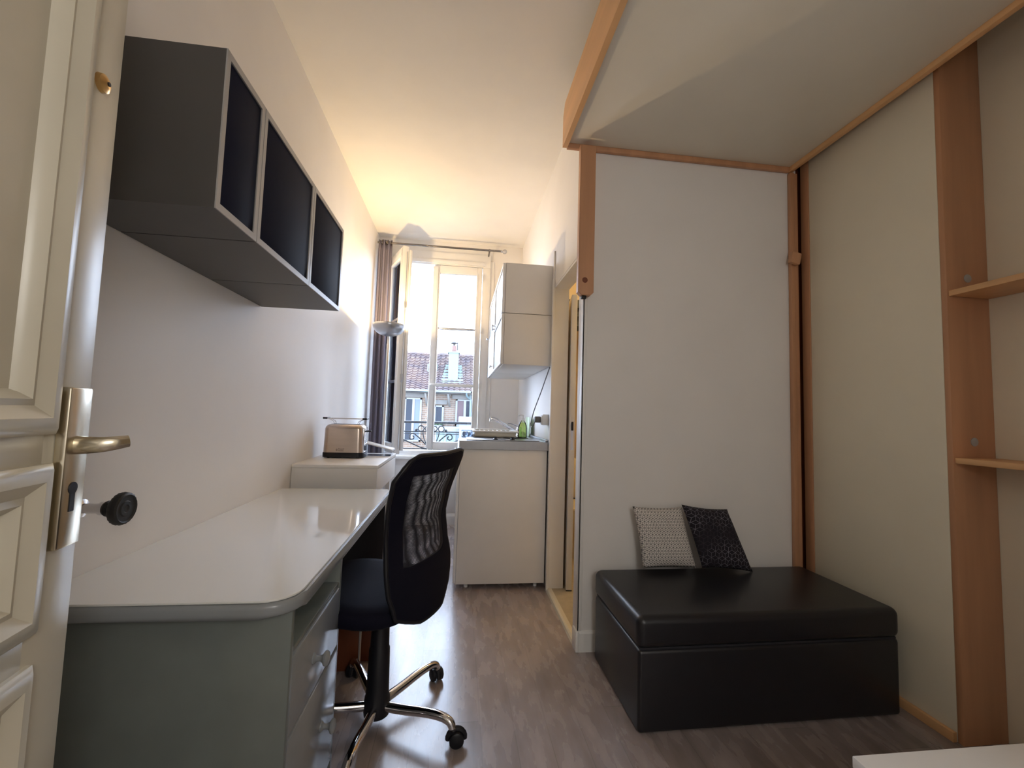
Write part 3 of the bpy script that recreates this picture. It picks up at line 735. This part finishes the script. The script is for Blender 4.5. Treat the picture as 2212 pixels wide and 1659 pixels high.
# faucet
fc = thing('faucet', 'chrome mixer faucet with long slanted spout and lever', 'faucet', (.515, 3.62, .977))
bm = bmesh.new(); lathe(bm, [(.0001, 0), (.026, 0), (.026, .006), (.021, .012), (.021, .065), (.018, .078), (.0001, .080)], 20); obj('body', bm, 'chrome', fc, smooth=True)
bm = bmesh.new(); tube(bm, smooth_path([(-.01, 0, .030), (-.06, -.005, .055), (-.14, -.01, .100), (-.20, -.012, .134), (-.232, -.013, .143), (-.245, -.013, .140)], 5), .0135, 12); tube(bm, [(-.243, -.013, .142), (-.244, -.013, .118)], .012, 12); obj('spout', bm, 'chrome', fc, smooth=True)
bm = bmesh.new(); tube(bm, smooth_path([(.0, 0, .076), (-.03, -.004, .090), (-.07, -.008, .102), (-.10, -.01, .104)], 5), [.014]*5+[.011]*5+[.008]*6, 10, flat=.5); obj('lever', bm, 'chrome', fc, smooth=True)
# soap bottle
sp = thing('soap_bottle', 'pump bottle of green liquid soap on the worktop corner', 'bottle', (.487, 3.235, .9835))
def ov(bm, prof, n=24):
    rings = []
    for rx, ry, z in prof: rings.append([bm.verts.new((rx*math.cos(2*PI*k/n), ry*math.sin(2*PI*k/n), z)) for k in range(n)])
    for A, B in zip(rings, rings[1:]):
        for k in range(n): bm.faces.new((A[k], A[(k+1) % n], B[(k+1) % n], B[k]))
    bm.faces.new(rings[0][::-1]); bm.faces.new(rings[-1])
bm = bmesh.new(); ov(bm, [(.029, .019, 0), (.034, .024, .004), (.034, .024, .075), (.031, .022, .098), (.020, .015, .120), (.012, .012, .130), (.012, .012, .134)]); obj('bottle', bm, 'soap_clear', sp, smooth=True)
bm = bmesh.new(); ov(bm, [(.028, .018, .002), (.0325, .0225, .006), (.0325, .0225, .075), (.0295, .0205, .097), (.019, .0145, .116)]); obj('soap', bm, 'soap_green', sp, smooth=True)
bm = bmesh.new(); lathe(bm, [(.0001, .133), (.014, .133), (.014, .148), (.006, .152), (.005, .168), (.0001, .168)], 16); tube(bm, smooth_path([(.006, 0, .168), (-.004, 0, .172), (-.022, 0, .171), (-.034, 0, .166)], 4), .0055, 8); tube(bm, [(.002, 0, .13), (.002, 0, .01)], .002, 6); obj('pump', bm, 'pvc_white', sp, smooth=True)
# clear box on the counter edge
cbx = thing('plastic_box', 'small clear plastic box with bluish contents at the worktop edge', 'plastic box', (.070, 3.34, .978))
bm = bmesh.new(); ring_box(bm, -.045, .045, -.06, .06, 0, .05, .003); bx(bm, -.045, .045, -.06, .06, 0, .003); obj('box_body', bm, 'clear_plastic', cbx)
bm = bmesh.new(); lathe(bm, [(.0001, .004), (.018, .004), (.024, .014), (.024, .03), (.016, .04), (.0001, .042)], 16, c=(-.012, -.02, 0)); lathe(bm, [(.0001, .004), (.014, .004), (.018, .014), (.016, .034), (.0001, .036)], 16, c=(.022, .02, 0)); obj('contents', bm, 'glass_blue', cbx, smooth=True)
# tall narrow green thing by the wall (cutting board edge)
gb = box('cutting_board', 'ext_leaf', None, 0, .006, 0, .20, 0, .16, bev=.002); gb.location = (.590, 3.55, .9785); M['cut'] = mat('pale_green', (.38, .52, .30), .4); gb.data.materials[0] = M['pale_green']
tag(gb, 'thin pale green cutting board standing against the kitchen wall', 'cutting board')
# socket, plug and cable
so = thing('wall_socket', 'white surface-mounted wall socket beside the worktop', 'socket', (W-.001, 2.985, 1.13))
box('socket_box', 'pvc_white', so, -.045, 0, -.035, .035, -.038, .038, bev=.004); box('socket_face', 'pvc_white', so, -.052, -.044, -.028, .028, -.030, .030, bev=.003)
cb = thing('power_cable', 'dark grey power cable with plug hanging from the wall cabinet', 'cable', (W, 3.0, 1.13))
bm = bmesh.new(); tube(bm, smooth_path([(-.012, -.090, .368), (-.020, -.08, .34), (-.055, -.02, .20), (-.095, .03, .06), (-.112, .04, -.02), (-.118, .04, -.045), (-.110, .005, -.055), (-.098, -.005, -.03), (-.094, -.010, -.012)], 6), .0035, 8); obj('cord', bm, 'cable_grey', cb, smooth=True)
bm = bmesh.new(); bx(bm, -.098, -.054, -.030, .005, -.022, .022, bev=.008); obj('plug', bm, 'cable_grey', cb, smooth=True)

# ------------------------------------------------------------------ upper kitchen cabinets
def upper(y0, y1, z0, z1, label, kind):
    t = thing('kitchen_cabinet', label, 'cabinet', (.29, y0, z0), 0, 'white wall cabinets above the kitchenette')
    D, Wd, Hh = .332, y1-y0, z1-z0
    box('body', 'white_laminate', t, 0, D, .001, Wd-.001, .001, Hh-.001, bev=.001)
    if kind == 'glass':
        bm = bmesh.new(); e = .022
        for q in ((-.021, -.002, .003, e, .003, Hh-.003), (-.021, -.002, Wd-e, Wd-.003, .003, Hh-.003), (-.021, -.002, e, Wd-e, .003, e), (-.021, -.002, e, Wd-e, Hh-e, Hh-.003)): bx(bm, *q, bev=.001)
        d = obj('door', bm, 'pvc_white', t, smooth=True)
        box('pane', 'frost_glass', d, -.014, -.008, e-.002, Wd-e+.002, e-.002, Hh-e+.002)
    else:
        d = box('door', 'pvc_white', t, -.021, -.002, .003, Wd-.003, .003, Hh-.003, bev=.001)
    hz = Hh-.012 if z0 < 1.7 and kind == 'glass' else (.012 if z0 > 1.7 else .05)
    hy = Wd-.05 if kind == 'glass' else .08
    bm = bmesh.new(); lathe(bm, [(.0001, 0), (.005, 0), (.005, -.012), (.013, -.018), (.013, -.026), (.0001, -.028)], 16, c=(-.021, hy, hz+.01), axis='X'); obj('knob', bm, 'aluminium', d, smooth=True)
    return t
upper(2.905, 3.55, 1.863, 2.218, 'white upper kitchen cabinet with glass front, near one of the top pair', 'glass')
upper(3.552, 4.20, 1.862, 2.218, 'white upper kitchen cabinet with glass front, far one of the top pair', 'glass')
upper(2.905, 3.55, 1.503, 1.860, 'white kitchen cabinet with glass front, directly above the worktop nearest the washroom door', 'glass')
upper(3.552, 4.20, 1.503, 1.860, 'white kitchen cabinet with plain white door, nearest the window above the worktop', 'plain')

# ------------------------------------------------------------------ washroom door and what shows behind it
d2 = bpy.data.objects.new('door_2', None); COL.objects.link(d2); d2.location = (.783, 2.825, .014); d2.rotation_euler = (0, 0, math.radians(82)); struct(d2)
box('door_leaf', 'white_paint', d2, 0, .60, 0, .038, 0, 1.985, bev=.003)
box('edge_plate', 'dull_silver', d2, -.001, .001, .010, .028, .92, 1.10)
bm = bmesh.new(); bx(bm, -.016, -.001, .012, .026, 1.05, 1.11, bev=.004); obj('latch', bm, 'black_plastic', d2, smooth=True)
bm = bmesh.new(); bx(bm, -.002, .001, -.001, .039, -.012, .004); obj('bottom_seal', bm, 'black_plastic', d2)
sh = thing('towel_rack', 'dark towel rack high on the washroom wall', 'towel rack', (.98, 3.9, 2.02))
bm = bmesh.new()
for z in (.0, .09, .17): tube(bm, smooth_path([(-.10, 0, z), (-.02, -.02, z+.015), (.10, -.01, z-.01), (.25, 0, z)], 5), .010, 8)
bx(bm, -.12, .40, .02, .04, -.05, .25); obj('rails', bm, 'iron', sh, smooth=True)
bm = bmesh.new(); bx(bm, -.12, .40, .04, .64, -.05, .25); obj('bracket', bm, 'ceramic', sh)
tb = thing('toilet', 'cream toilet bowl glimpsed through the washroom doorway', 'toilet', (1.05, 3.60, .012))
bm = bmesh.new(); 
ov(bm, [(.13, .16, 0), (.12, .15, .12), (.16, .20, .26), (.20, .25, .36), (.205, .255, .385)]); obj('bowl', bm, 'ceramic', tb, smooth=True)
bm = bmesh.new(); ov(bm, [(.208, .258, .387), (.212, .262, .395), (.208, .258, .408), (.19, .24, .410)]); obj('seat_lid', bm, 'ceramic', tb, smooth=True)
bm = bmesh.new(); bx(bm, -.18, .18, .22, .38, .40, .76, bev=.02); bx(bm, -.12, .12, .15, .37, .0, .41, bev=.02); obj('cistern', bm, 'ceramic', tb, smooth=True)

# ------------------------------------------------------------------ loft bed and its wooden fittings
bd = thing('loft_bed', 'raised white bed platform with beech rails over the seating corner', 'loft bed', (1.15, 1.15, 2.575))
ob = Vector((-1.15, -1.15, -2.575))
def bb_(name, m, *a, bev=.003): return kb(name, m, *a, bev=bev, par=bd, offk=ob)
bm = bmesh.new(); prism(bm, [(YA-.02, 2.578), (YA-.02, 2.745), (YA-.055, 2.800), (.12, 2.800), (.12, 2.578)], 'X', .490, .515); bmesh.ops.translate(bm, verts=bm.verts, vec=ob); obj('side_rail', bm, 'beech_rail', bd)
bb_('side_rail', 'beech_rail', 1.800, 1.825, .12, YA-.004, 2.580, 2.66)
bb_('end_rail', 'beech', .515, 1.800, YA-.026, YA-.004, 2.578, 2.66)
bb_('end_rail', 'beech', .515, 1.800, .12, .145, 2.578, 2.66)
bb_('platform', 'bed_panel', .516, 1.799, .146, YA-.027, 2.602, 2.64)
bb_('mattress', 'white_laminate', .54, 1.78, .16, YA-.05, 2.641, 2.79, bev=.03)
hp = thing('support_post', 'short beech post with rounded end hanging below the loft bed corner', 'post', (.618, 2.095, 1.78))
bm = bmesh.new(); prism(bm, [(-.025, 0), (.025, 0), (.041, .016), (.041, .797), (-.041, .797), (-.041, .016)], 'Y', -.018, .020)
bmesh.ops.bevel(bm, geom=[e for e in bm.edges if abs(e.verts[0].co.y-e.verts[1].co.y) < 1e-6], offset=.003, segments=2, affect='EDGES'); obj('post', bm, 'beech', hp, smooth=True)
bm = bmesh.new(); lathe(bm, [(.0001, -.0195), (.013, -.0195), (.0145, -.018), (.0145, -.015), (.0001, -.015)], 24, c=(-.006, 0, .078), axis='Y'); obj('cap', bm, 'brown_board', hp, smooth=True)
bm = bmesh.new(); bx(bm, -.018, .006, -.010, .012, -.016, .002, bev=.003); obj('foot_block', bm, 'ext_wood', hp, smooth=True)
# guide rail at the back wall, latch block
gr = thing('guide_rail', 'upright beech guide rail in the corner of the alcove wall', 'rail', (1.829, 2.13, 0))
bm = bmesh.new(); bx(bm, -.026, -.002, -.012, .013, 0, 2.575, bev=.003); bx(bm, .000, .024, -.004, .013, 0, 2.575, bev=.003); obj('rail', bm, 'beech', gr, smooth=True)
lk = tag(box('latch_block', 'beech', None, -.030, .030, -.017, .014, -.034, .034, bev=.010, mtx=Matrix.Rotation(math.radians(12), 4, 'Y')), 'small rounded beech block clipped on the upright corner rail', 'wood block'); lk.location = (1.805, 2.098, 2.068)
# cupboard side: cream panel with beech edges
cp = thing('wardrobe', 'cream panelled cupboard side with beech edging beside the black ottoman', 'wardrobe', (1.98, 1.80, 0))
oc = Vector((-1.98, -1.80, 0))
def cb_(name, m, *a, bev=.002, par=cp): return kb(name, m, *a, bev=bev, par=par, offk=oc)
cb_('side_panel', 'cream_panel', 1.886, 1.904, 1.452, 2.085, .0, 2.95)
cb_('edge_post', 'beech', 1.882, 1.906, 2.086, 2.140, .0, 2.95)
cb_('skirting', 'beech_rail', 1.868, 1.885, 1.452, 2.085, .0, .036)
cb_('end_board', 'beech', 1.886, 2.078, 1.430, 1.451, 0, 2.95)
cb_('end_board', 'beech', 1.886, 2.078, .30, .321, 0, 2.95)
for z, yb in ((1.680, .325), (1.030, .325)):
    s = cb_('shelf', 'beech_rail', 1.890, 2.078, .323, 1.428, z, z+.022)
for z in (1.758, 1.113):
    bm = bmesh.new(); lathe(bm, [(.0001, -.004), (.010, -.004), (.0165, -.002), (.0165, .002), (.0001, .002)], 20, c=(1.982, 1.430, z), axis='Y'); bmesh.ops.translate(bm, verts=bm.verts, vec=oc); obj('screw_cap', bm, 'shelf_edge', cp, smooth=True)

# ------------------------------------------------------------------ ottoman and cushions
ot = thing('ottoman', 'large black leather storage ottoman against the alcove wall', 'ottoman', (1.255, 1.845, 0), .012)
bm = bmesh.new(); bx(bm, -.558, .558, -.258, .24, .004, .300, bev=.014, seg=3); obj('base', bm, 'black_leather', ot, smooth=True)
bm = bmesh.new(); bx(bm, -.563, .563, -.264, .246, .303, .424, bev=.030, seg=5)
for v in bm.verts:
    if v.co.z > .40: v.co.z += .006*(1-(v.co.x/.57)**2)*(1-((v.co.y+.01)/.26)**2)-.002
obj('lid', bm, 'black_leather', ot, smooth=True)
bm = bmesh.new(); bx(bm, -.550, .550, -.250, .234, .298, .306); obj('seam', bm, 'charcoal', ot)
def cushion(name, m, label, w_, h_, th, mtx, shear=0):
    bm = bmesh.new(); n = 22
    for side in (1, -1):
        g = []
        for i in range(n+1):
            row = []
            for j in range(n+1):
                u, v = -1+2*i/n, -1+2*j/n
                x = u*w_/2*(1-.055*(1-v*v))*(1-.04*v); y = v*h_/2*(1-.055*(1-u*u)); x -= shear*y
                e = max(0, (1-u**4)*(1-v**4)); z = side*th/2*e**.55+.003*math.sin(9*u+3*v)*e*side
                row.append(bm.verts.new((x, y, z)))
            g.append(row)
        for i in range(n):
            for j in range(n): bm.faces.new((g[i][j], g[i+1][j], g[i+1][j+1], g[i][j+1]))
    bmesh.ops.remove_doubles(bm, verts=bm.verts, dist=1e-5)
    o = obj(name, bm, m, None, smooth='all'); tag(o, label, 'cushion'); o.matrix_world = mtx; return o
def cmtx(x, y, z, rz, tilt, roll): return Matrix.Translation((x, y, z)) @ Matrix.Rotation(rz, 4, 'Z') @ Matrix.Rotation(tilt, 4, 'X') @ Matrix.Rotation(roll, 4, 'Z')
cushion('cushion', 'cushion_white', 'white cushion with black cube-star line pattern on the ottoman', .275, .290, .080, cmtx(1.035, 2.060, .578, math.radians(2), math.radians(80), math.radians(-1)), .17)
cushion('cushion', 'cushion_black', 'black cushion with thin silvery geometric lines, beside the white one', .270, .290, .075, cmtx(1.300, 2.038, .579, math.radians(5), math.radians(75), math.radians(-6)), .36)

# low table corner, bottom right
ct = thing('low_table', 'corner of a low pale table in the right foreground', 'table', (1.40, .60, 0))
box('tabletop', 'white_laminate', ct, -.523, .34, -.45, .280, .425, .450, bev=.002)
for x in (-.46, .29):
    for y in (-.41, .24): box('leg', 'white_laminate', ct, x, x+.04, y, y+.04-.04*0, 0, .425, bev=.001)

# ------------------------------------------------------------------ balcony rail outside
br = thing('balcony_railing', 'black wrought-iron balcony railing with scrolls outside the window', 'railing', (-.3, 4.90, .72))
YO = 0
bm = bmesh.new(); tube(bm, [(-1.0, 0, .312), (.95, 0, .322)], .014, 8); obj('top_rail', bm, 'iron', br, smooth=True)
bm = bmesh.new(); tube(bm, [(-1.0, 0, .208), (.95, 0, .216)], .007, 6); tube(bm, [(-1.0, 0, .185), (.95, 0, .19)], .004, 6); tube(bm, [(-1.0, 0, .02), (.95, 0, .02)], .008, 6); obj('lower_rail', bm, 'iron', br, smooth=True)
def spiral(cx, cz, r0, turns, sgn, a0, n=26):
    return [(cx+sgn*r0*(1-.78*k/n)*math.cos(a0+turns*2*PI*k/n), 0, cz+r0*(1-.78*k/n)*math.sin(a0+turns*2*PI*k/n)) for k in range(n+1)]
for s in (1, -1):
    cx0 = .0
    bm = bmesh.new()
    sp_ = spiral(cx0+s*.205, .150, .036, 1.4, -s, PI/2-.2)
    path = smooth_path([(cx0+s*.0, 0, .03), (cx0+s*.06, 0, .07), (cx0+s*.13, 0, .135), (cx0+s*.175, 0, .178)], 5)+[Vector(p) for p in spiral(cx0+s*.205, .150, .042, 1.5, s, PI*.75)][::1]
    pth = []
    for k in range(40):
        t = k/39; aa = PI*.80-t*2.1*PI*1.05; r = .044*(1-.72*t); pth.append(Vector((cx0+s*(.205+r*math.cos(aa)), 0, .150+r*math.sin(aa))))
    path = smooth_path([(cx0+s*.0, 0, .03), (cx0+s*.06, 0, .075), (cx0+s*.12, 0, .135), tuple(pth[0])], 6)+pth[1:]
    tube(bm, path, .008, 6); obj('scroll', bm, 'iron', br, smooth=True)
    bm = bmesh.new(); tube(bm, smooth_path([(cx0+s*.02, 0, .02), (cx0+s*.10, 0, .035), (cx0+s*.22, 0, .085), (cx0+s*.38, 0, .155), (cx0+s*.52, 0, .205)], 6), .008, 6); obj('scroll', bm, 'iron', br, smooth=True)
    bm = bmesh.new(); tube(bm, smooth_path([(cx0+s*.025, 0, .03), (cx0+s*.06, 0, .10), (cx0+s*.082, 0, .16), (cx0+s*.09, 0, .205)], 5), .007, 6); obj('scroll', bm, 'iron', br, smooth=True)
    for k, (rx, rr) in enumerate(((.038, .028), (.112, .032))):
        bm = bmesh.new(); tube(bm, [(cx0+s*rx+rr*math.cos(a), 0, .247+rr*math.sin(a)) for a in [2*PI*q/20 for q in range(20)]], .0065, 6, closed=True); obj('ring', bm, 'iron', br, smooth=True)
    bm = bmesh.new(); bmesh.ops.create_icosphere(bm, subdivisions=2, radius=.018, matrix=Matrix.Translation((cx0+s*.165, 0, .228))); obj('rosette', bm, 'iron', br, smooth=True)
    bm = bmesh.new(); tube(bm, [(s*.95, 0, .0), (s*.95, 0, .32)], .010, 6); obj('post', bm, 'iron', br)
struct(box('trim_6', 'ext_concrete', None, -1.4, .8, 4.67, 5.0, .60, .72))
bpy.data.objects['trim_6'].name = 'trim_6'

# ------------------------------------------------------------------ house across the courtyard
hs = thing('house', 'brick house with tiled roof and white windows across the courtyard', 'house', (0, 22, -8))
oh = Vector((0, -22, 8))
def hb(name, m, lst, par=hs, bev=0):
    bm = bmesh.new()
    for a in lst: bx(bm, *a, bev=bev)
    bmesh.ops.translate(bm, verts=bm.verts, vec=oh); return obj(name, bm, m, par)
hb('wall', 'brick', [(-8, 8, 22.0, 22.4, -8, 2.2)])
hb('eaves', 'ext_wood', [(-8, 8, 21.5, 22.0, 2.02, 2.12)])
hb('gutter', 'ext_zinc', [(-8, .55, 21.38, 21.52, 2.10, 2.19)])
bm = bmesh.new(); rows, cols = 22, 58; y0, z0, y1, z1 = 21.45, 2.13, 24.25, 4.33; xs = [-8+16*i/(cols*6) for i in range(cols*6+1)]
nrm = Vector((0, -(z1-z0), y1-y0)).normalized()
for r in range(rows):
    ta, tb_ = r/rows, (r+1)/rows+.004; A = []; B = []; Cc = []
    for i, x in enumerate(xs):
        wv = .055*abs(math.sin(PI*i/6))**.8
        pa = Vector((x, y0+(y1-y0)*ta, z0+(z1-z0)*ta))+nrm*(wv+.055); pb = Vector((x, y0+(y1-y0)*tb_, z0+(z1-z0)*tb_))+nrm*(wv)
        A.append(bm.verts.new(pa)); B.append(bm.verts.new(pb)); Cc.append(bm.verts.new(pa-nrm*.05))
    for i in range(len(xs)-1):
        bm.faces.new((A[i], A[i+1], B[i+1], B[i])); bm.faces.new((Cc[i], Cc[i+1], A[i+1], A[i]))
bmesh.ops.translate(bm, verts=bm.verts, vec=oh); me = bpy.data.meshes.new('roof'); bm.to_mesh(me); bm.free(); ro = bpy.data.objects.new('roof', me); COL.objects.link(ro); me.materials.append(M['roof_tile']); ro.parent = hs
bm = bmesh.new(); tube(bm, [(-8, 24.27, 4.33), (8, 24.27, 4.33)], .11, 10); bmesh.ops.translate(bm, verts=bm.verts, vec=oh); obj('ridge', bm, 'roof_tile', hs)
bm = bmesh.new(); prism(bm, [(24.25, 4.3), (27.0, 2.1), (22.4, 2.1)], 'X', -8, 8); bmesh.ops.translate(bm, verts=bm.verts, vec=oh); obj('roof_back', bm, 'ext_wood', hs)
chm = hb('chimney', 'ext_zinc', [(-.62, -.12, 22.15, 22.75, 2.6, 4.18), (-.68, -.06, 22.1, 22.8, 4.18, 4.25)])
bm = bmesh.new(); lathe(bm, [(.0001, 4.25), (.13, 4.25), (.11, 4.58), (.0001, 4.58)], 16, c=(-.36, 22.42, 0)); bmesh.ops.translate(bm, verts=bm.verts, vec=oh); obj('chimney_pot', bm, 'ext_pot', chm, smooth=True)
bm = bmesh.new(); lathe(bm, [(.0001, 4.58), (.05, 4.58), (.05, 4.66), (.18, 4.70), (.18, 4.74), (.06, 4.80), (.0001, 4.80)], 10, c=(-.38, 22.42, 0)); bx(bm, -.22, -.16, 22.4, 22.45, 4.35, 4.78); bmesh.ops.translate(bm, verts=bm.verts, vec=oh); obj('chimney_cowl', bm, 'ext_wood', chm)
# stepped flashing at the chimney foot
fl = []
for k in range(6):
    t = .24+k*.075; yy = y0+(y1-y0)*t; zz = z0+(z1-z0)*t
    fl += [(-.95+.03*k, -.60, yy-.02, yy+.20, zz+.03, zz+.17), (-.13, .15-.015*k, yy-.02, yy+.20, zz+.03, zz+.17)]
fl += [(-.98, .16, 21.95, 22.15, 2.50, 2.66)]
hb('flashing', 'ext_zinc', fl)
skl = hb('skylight', 'ext_zinc', [(-1.78, -1.15, 22.75, 22.85, 3.15, 3.24), (-1.74, -1.66, 22.8, 23.3, 3.2, 3.62), (-1.30, -1.22, 22.8, 23.3, 3.2, 3.62)])
hb('pane', 'ext_glass', [(-1.66, -1.30, 23.0, 23.1, 3.22, 3.60)], par=skl)
def ext_window(x0, x1, z0, z1, split, panes):
    f = hb('window', 'ext_white', [(x0, x1, 21.93, 22.02, z1-.07, z1), (x0, x1, 21.93, 22.02, z0, z0+.07), (x0, x0+.09, 21.93, 22.02, z0, z1), (x1-.09, x1, 21.93, 22.02, z0, z1)]+[(s-.06, s+.06, 21.92, 22.02, z0, z1) for s in split])
    ed = [x0+.09]+[q for s in split for q in (s-.06, s+.06)]+[x1-.09]
    for k in range(0, len(ed), 2): hb('pane', panes[(k//2) % len(panes)], [(ed[k], ed[k+1], 21.955, 21.985, z0+.07, z1-.07)], par=f)
    return f
wA = ext_window(-2.72, -1.86, -.40, 1.78, [-2.27], ['ext_glass', 'ext_blind'])
wB = ext_window(-1.25, -.76, .40, 1.44, [], ['ext_glass'])
wC = ext_window(-.17, .95, .45, 1.78, [.30], ['ext_curtain', 'ext_glass'])
ext_window(-5.6, -4.6, -.4, 1.78, [-5.1], ['ext_glass', 'ext_blind']); ext_window(2.6, 3.6, -.4, 1.78, [3.1], ['ext_glass', 'ext_curtain'])
hb('lintel', 'ext_concrete', [(-2.85, -1.70, 21.90, 22.0, 1.82, 2.02)]); hb('lintel', 'ext_concrete', [(-1.35, -.60, 21.90, 22.0, 1.50, 1.72)]); hb('lintel', 'ext_concrete', [(-.36, 1.15, 21.90, 22.0, 1.80, 2.00)])
for x in (-1.62, -.50, 1.3, -3.3):
    bm = bmesh.new(); tube(bm, smooth_path([(x-.08, 21.55, 2.08), (x-.03, 21.62, 1.8), (x, 21.80, 1.55), (x+.03, 21.96, 1.42)], 4), .055, 6); bx(bm, x-.06, x+.06, 21.7, 22.0, 1.95, 2.05); bmesh.ops.translate(bm, verts=bm.verts, vec=oh); obj('eave_bracket', bm, 'ext_concrete', hs)
bm = bmesh.new(); tube(bm, smooth_path([(.35, 21.5, 2.15), (.37, 21.6, 1.95), (.5, 21.85, 1.8), (.58, 21.95, 1.5), (.58, 21.95, -8)], 4), .05, 8); bmesh.ops.translate(bm, verts=bm.verts, vec=oh); obj('downpipe', bm, 'ext_zinc', hs, smooth=True)
for i, (x0, x1, z) in enumerate(((-1.22, -.80, .40), (-.10, .90, .45))):
    rnd = random.Random(i); bm = bmesh.new()
    for k in range(26):
        bmesh.ops.create_icosphere(bm, subdivisions=1, radius=rnd.uniform(.03, .07), matrix=Matrix.Translation((rnd.uniform(x0, x1), 21.80+rnd.uniform(-.05, .05), z+.06+rnd.uniform(0, .12))))
    fbx = thing('flower_box', ['leafy flower box on the small middle window opposite', 'leafy flower box on the right-hand window opposite'][i], 'flower box', (0, 0, 0))
    obj('foliage', bm, 'ext_leaf', fbx); box('planter', 'ext_white', fbx, x0, x1, 21.72, 21.90, z-.12, z+.05)
# white glazed annex lower right
ax = thing('glazed_annex', 'low white glazed annex in the courtyard below the brick house', 'annex', (0, 19, -8))
bm = bmesh.new()
for k in range(9): bx(bm, -1.0+.42*k, -.93+.42*k, -.05, .02, 5.2, 8.28)
bx(bm, -1.0, 2.4, -.1, 2.0, 8.25, 8.42); bx(bm, -1.0, 2.4, -.05, .02, 6.9, 7.0); obj('annex_frame', bm, 'ext_white', ax)
bm = bmesh.new(); bx(bm, -.98, 2.38, .03, 1.9, 0, 8.24); obj('annex_glass', bm, 'ext_zinc', ax)
bm = bmesh.new(); bx(bm, 0, 1.4, -.5, .0, 8.60, 8.95, bev=.03); bx(bm, .05, 1.35, -.45, -.05, 0, 8.60); obj('planter_wall', bm, 'ext_white', ax)
g = box('courtyard', 'ext_ground', None, -30, 30, 4.7, 60, -8.3, -8.0); tag(g, 'grey courtyard ground far below the window', 'ground', kind='structure')
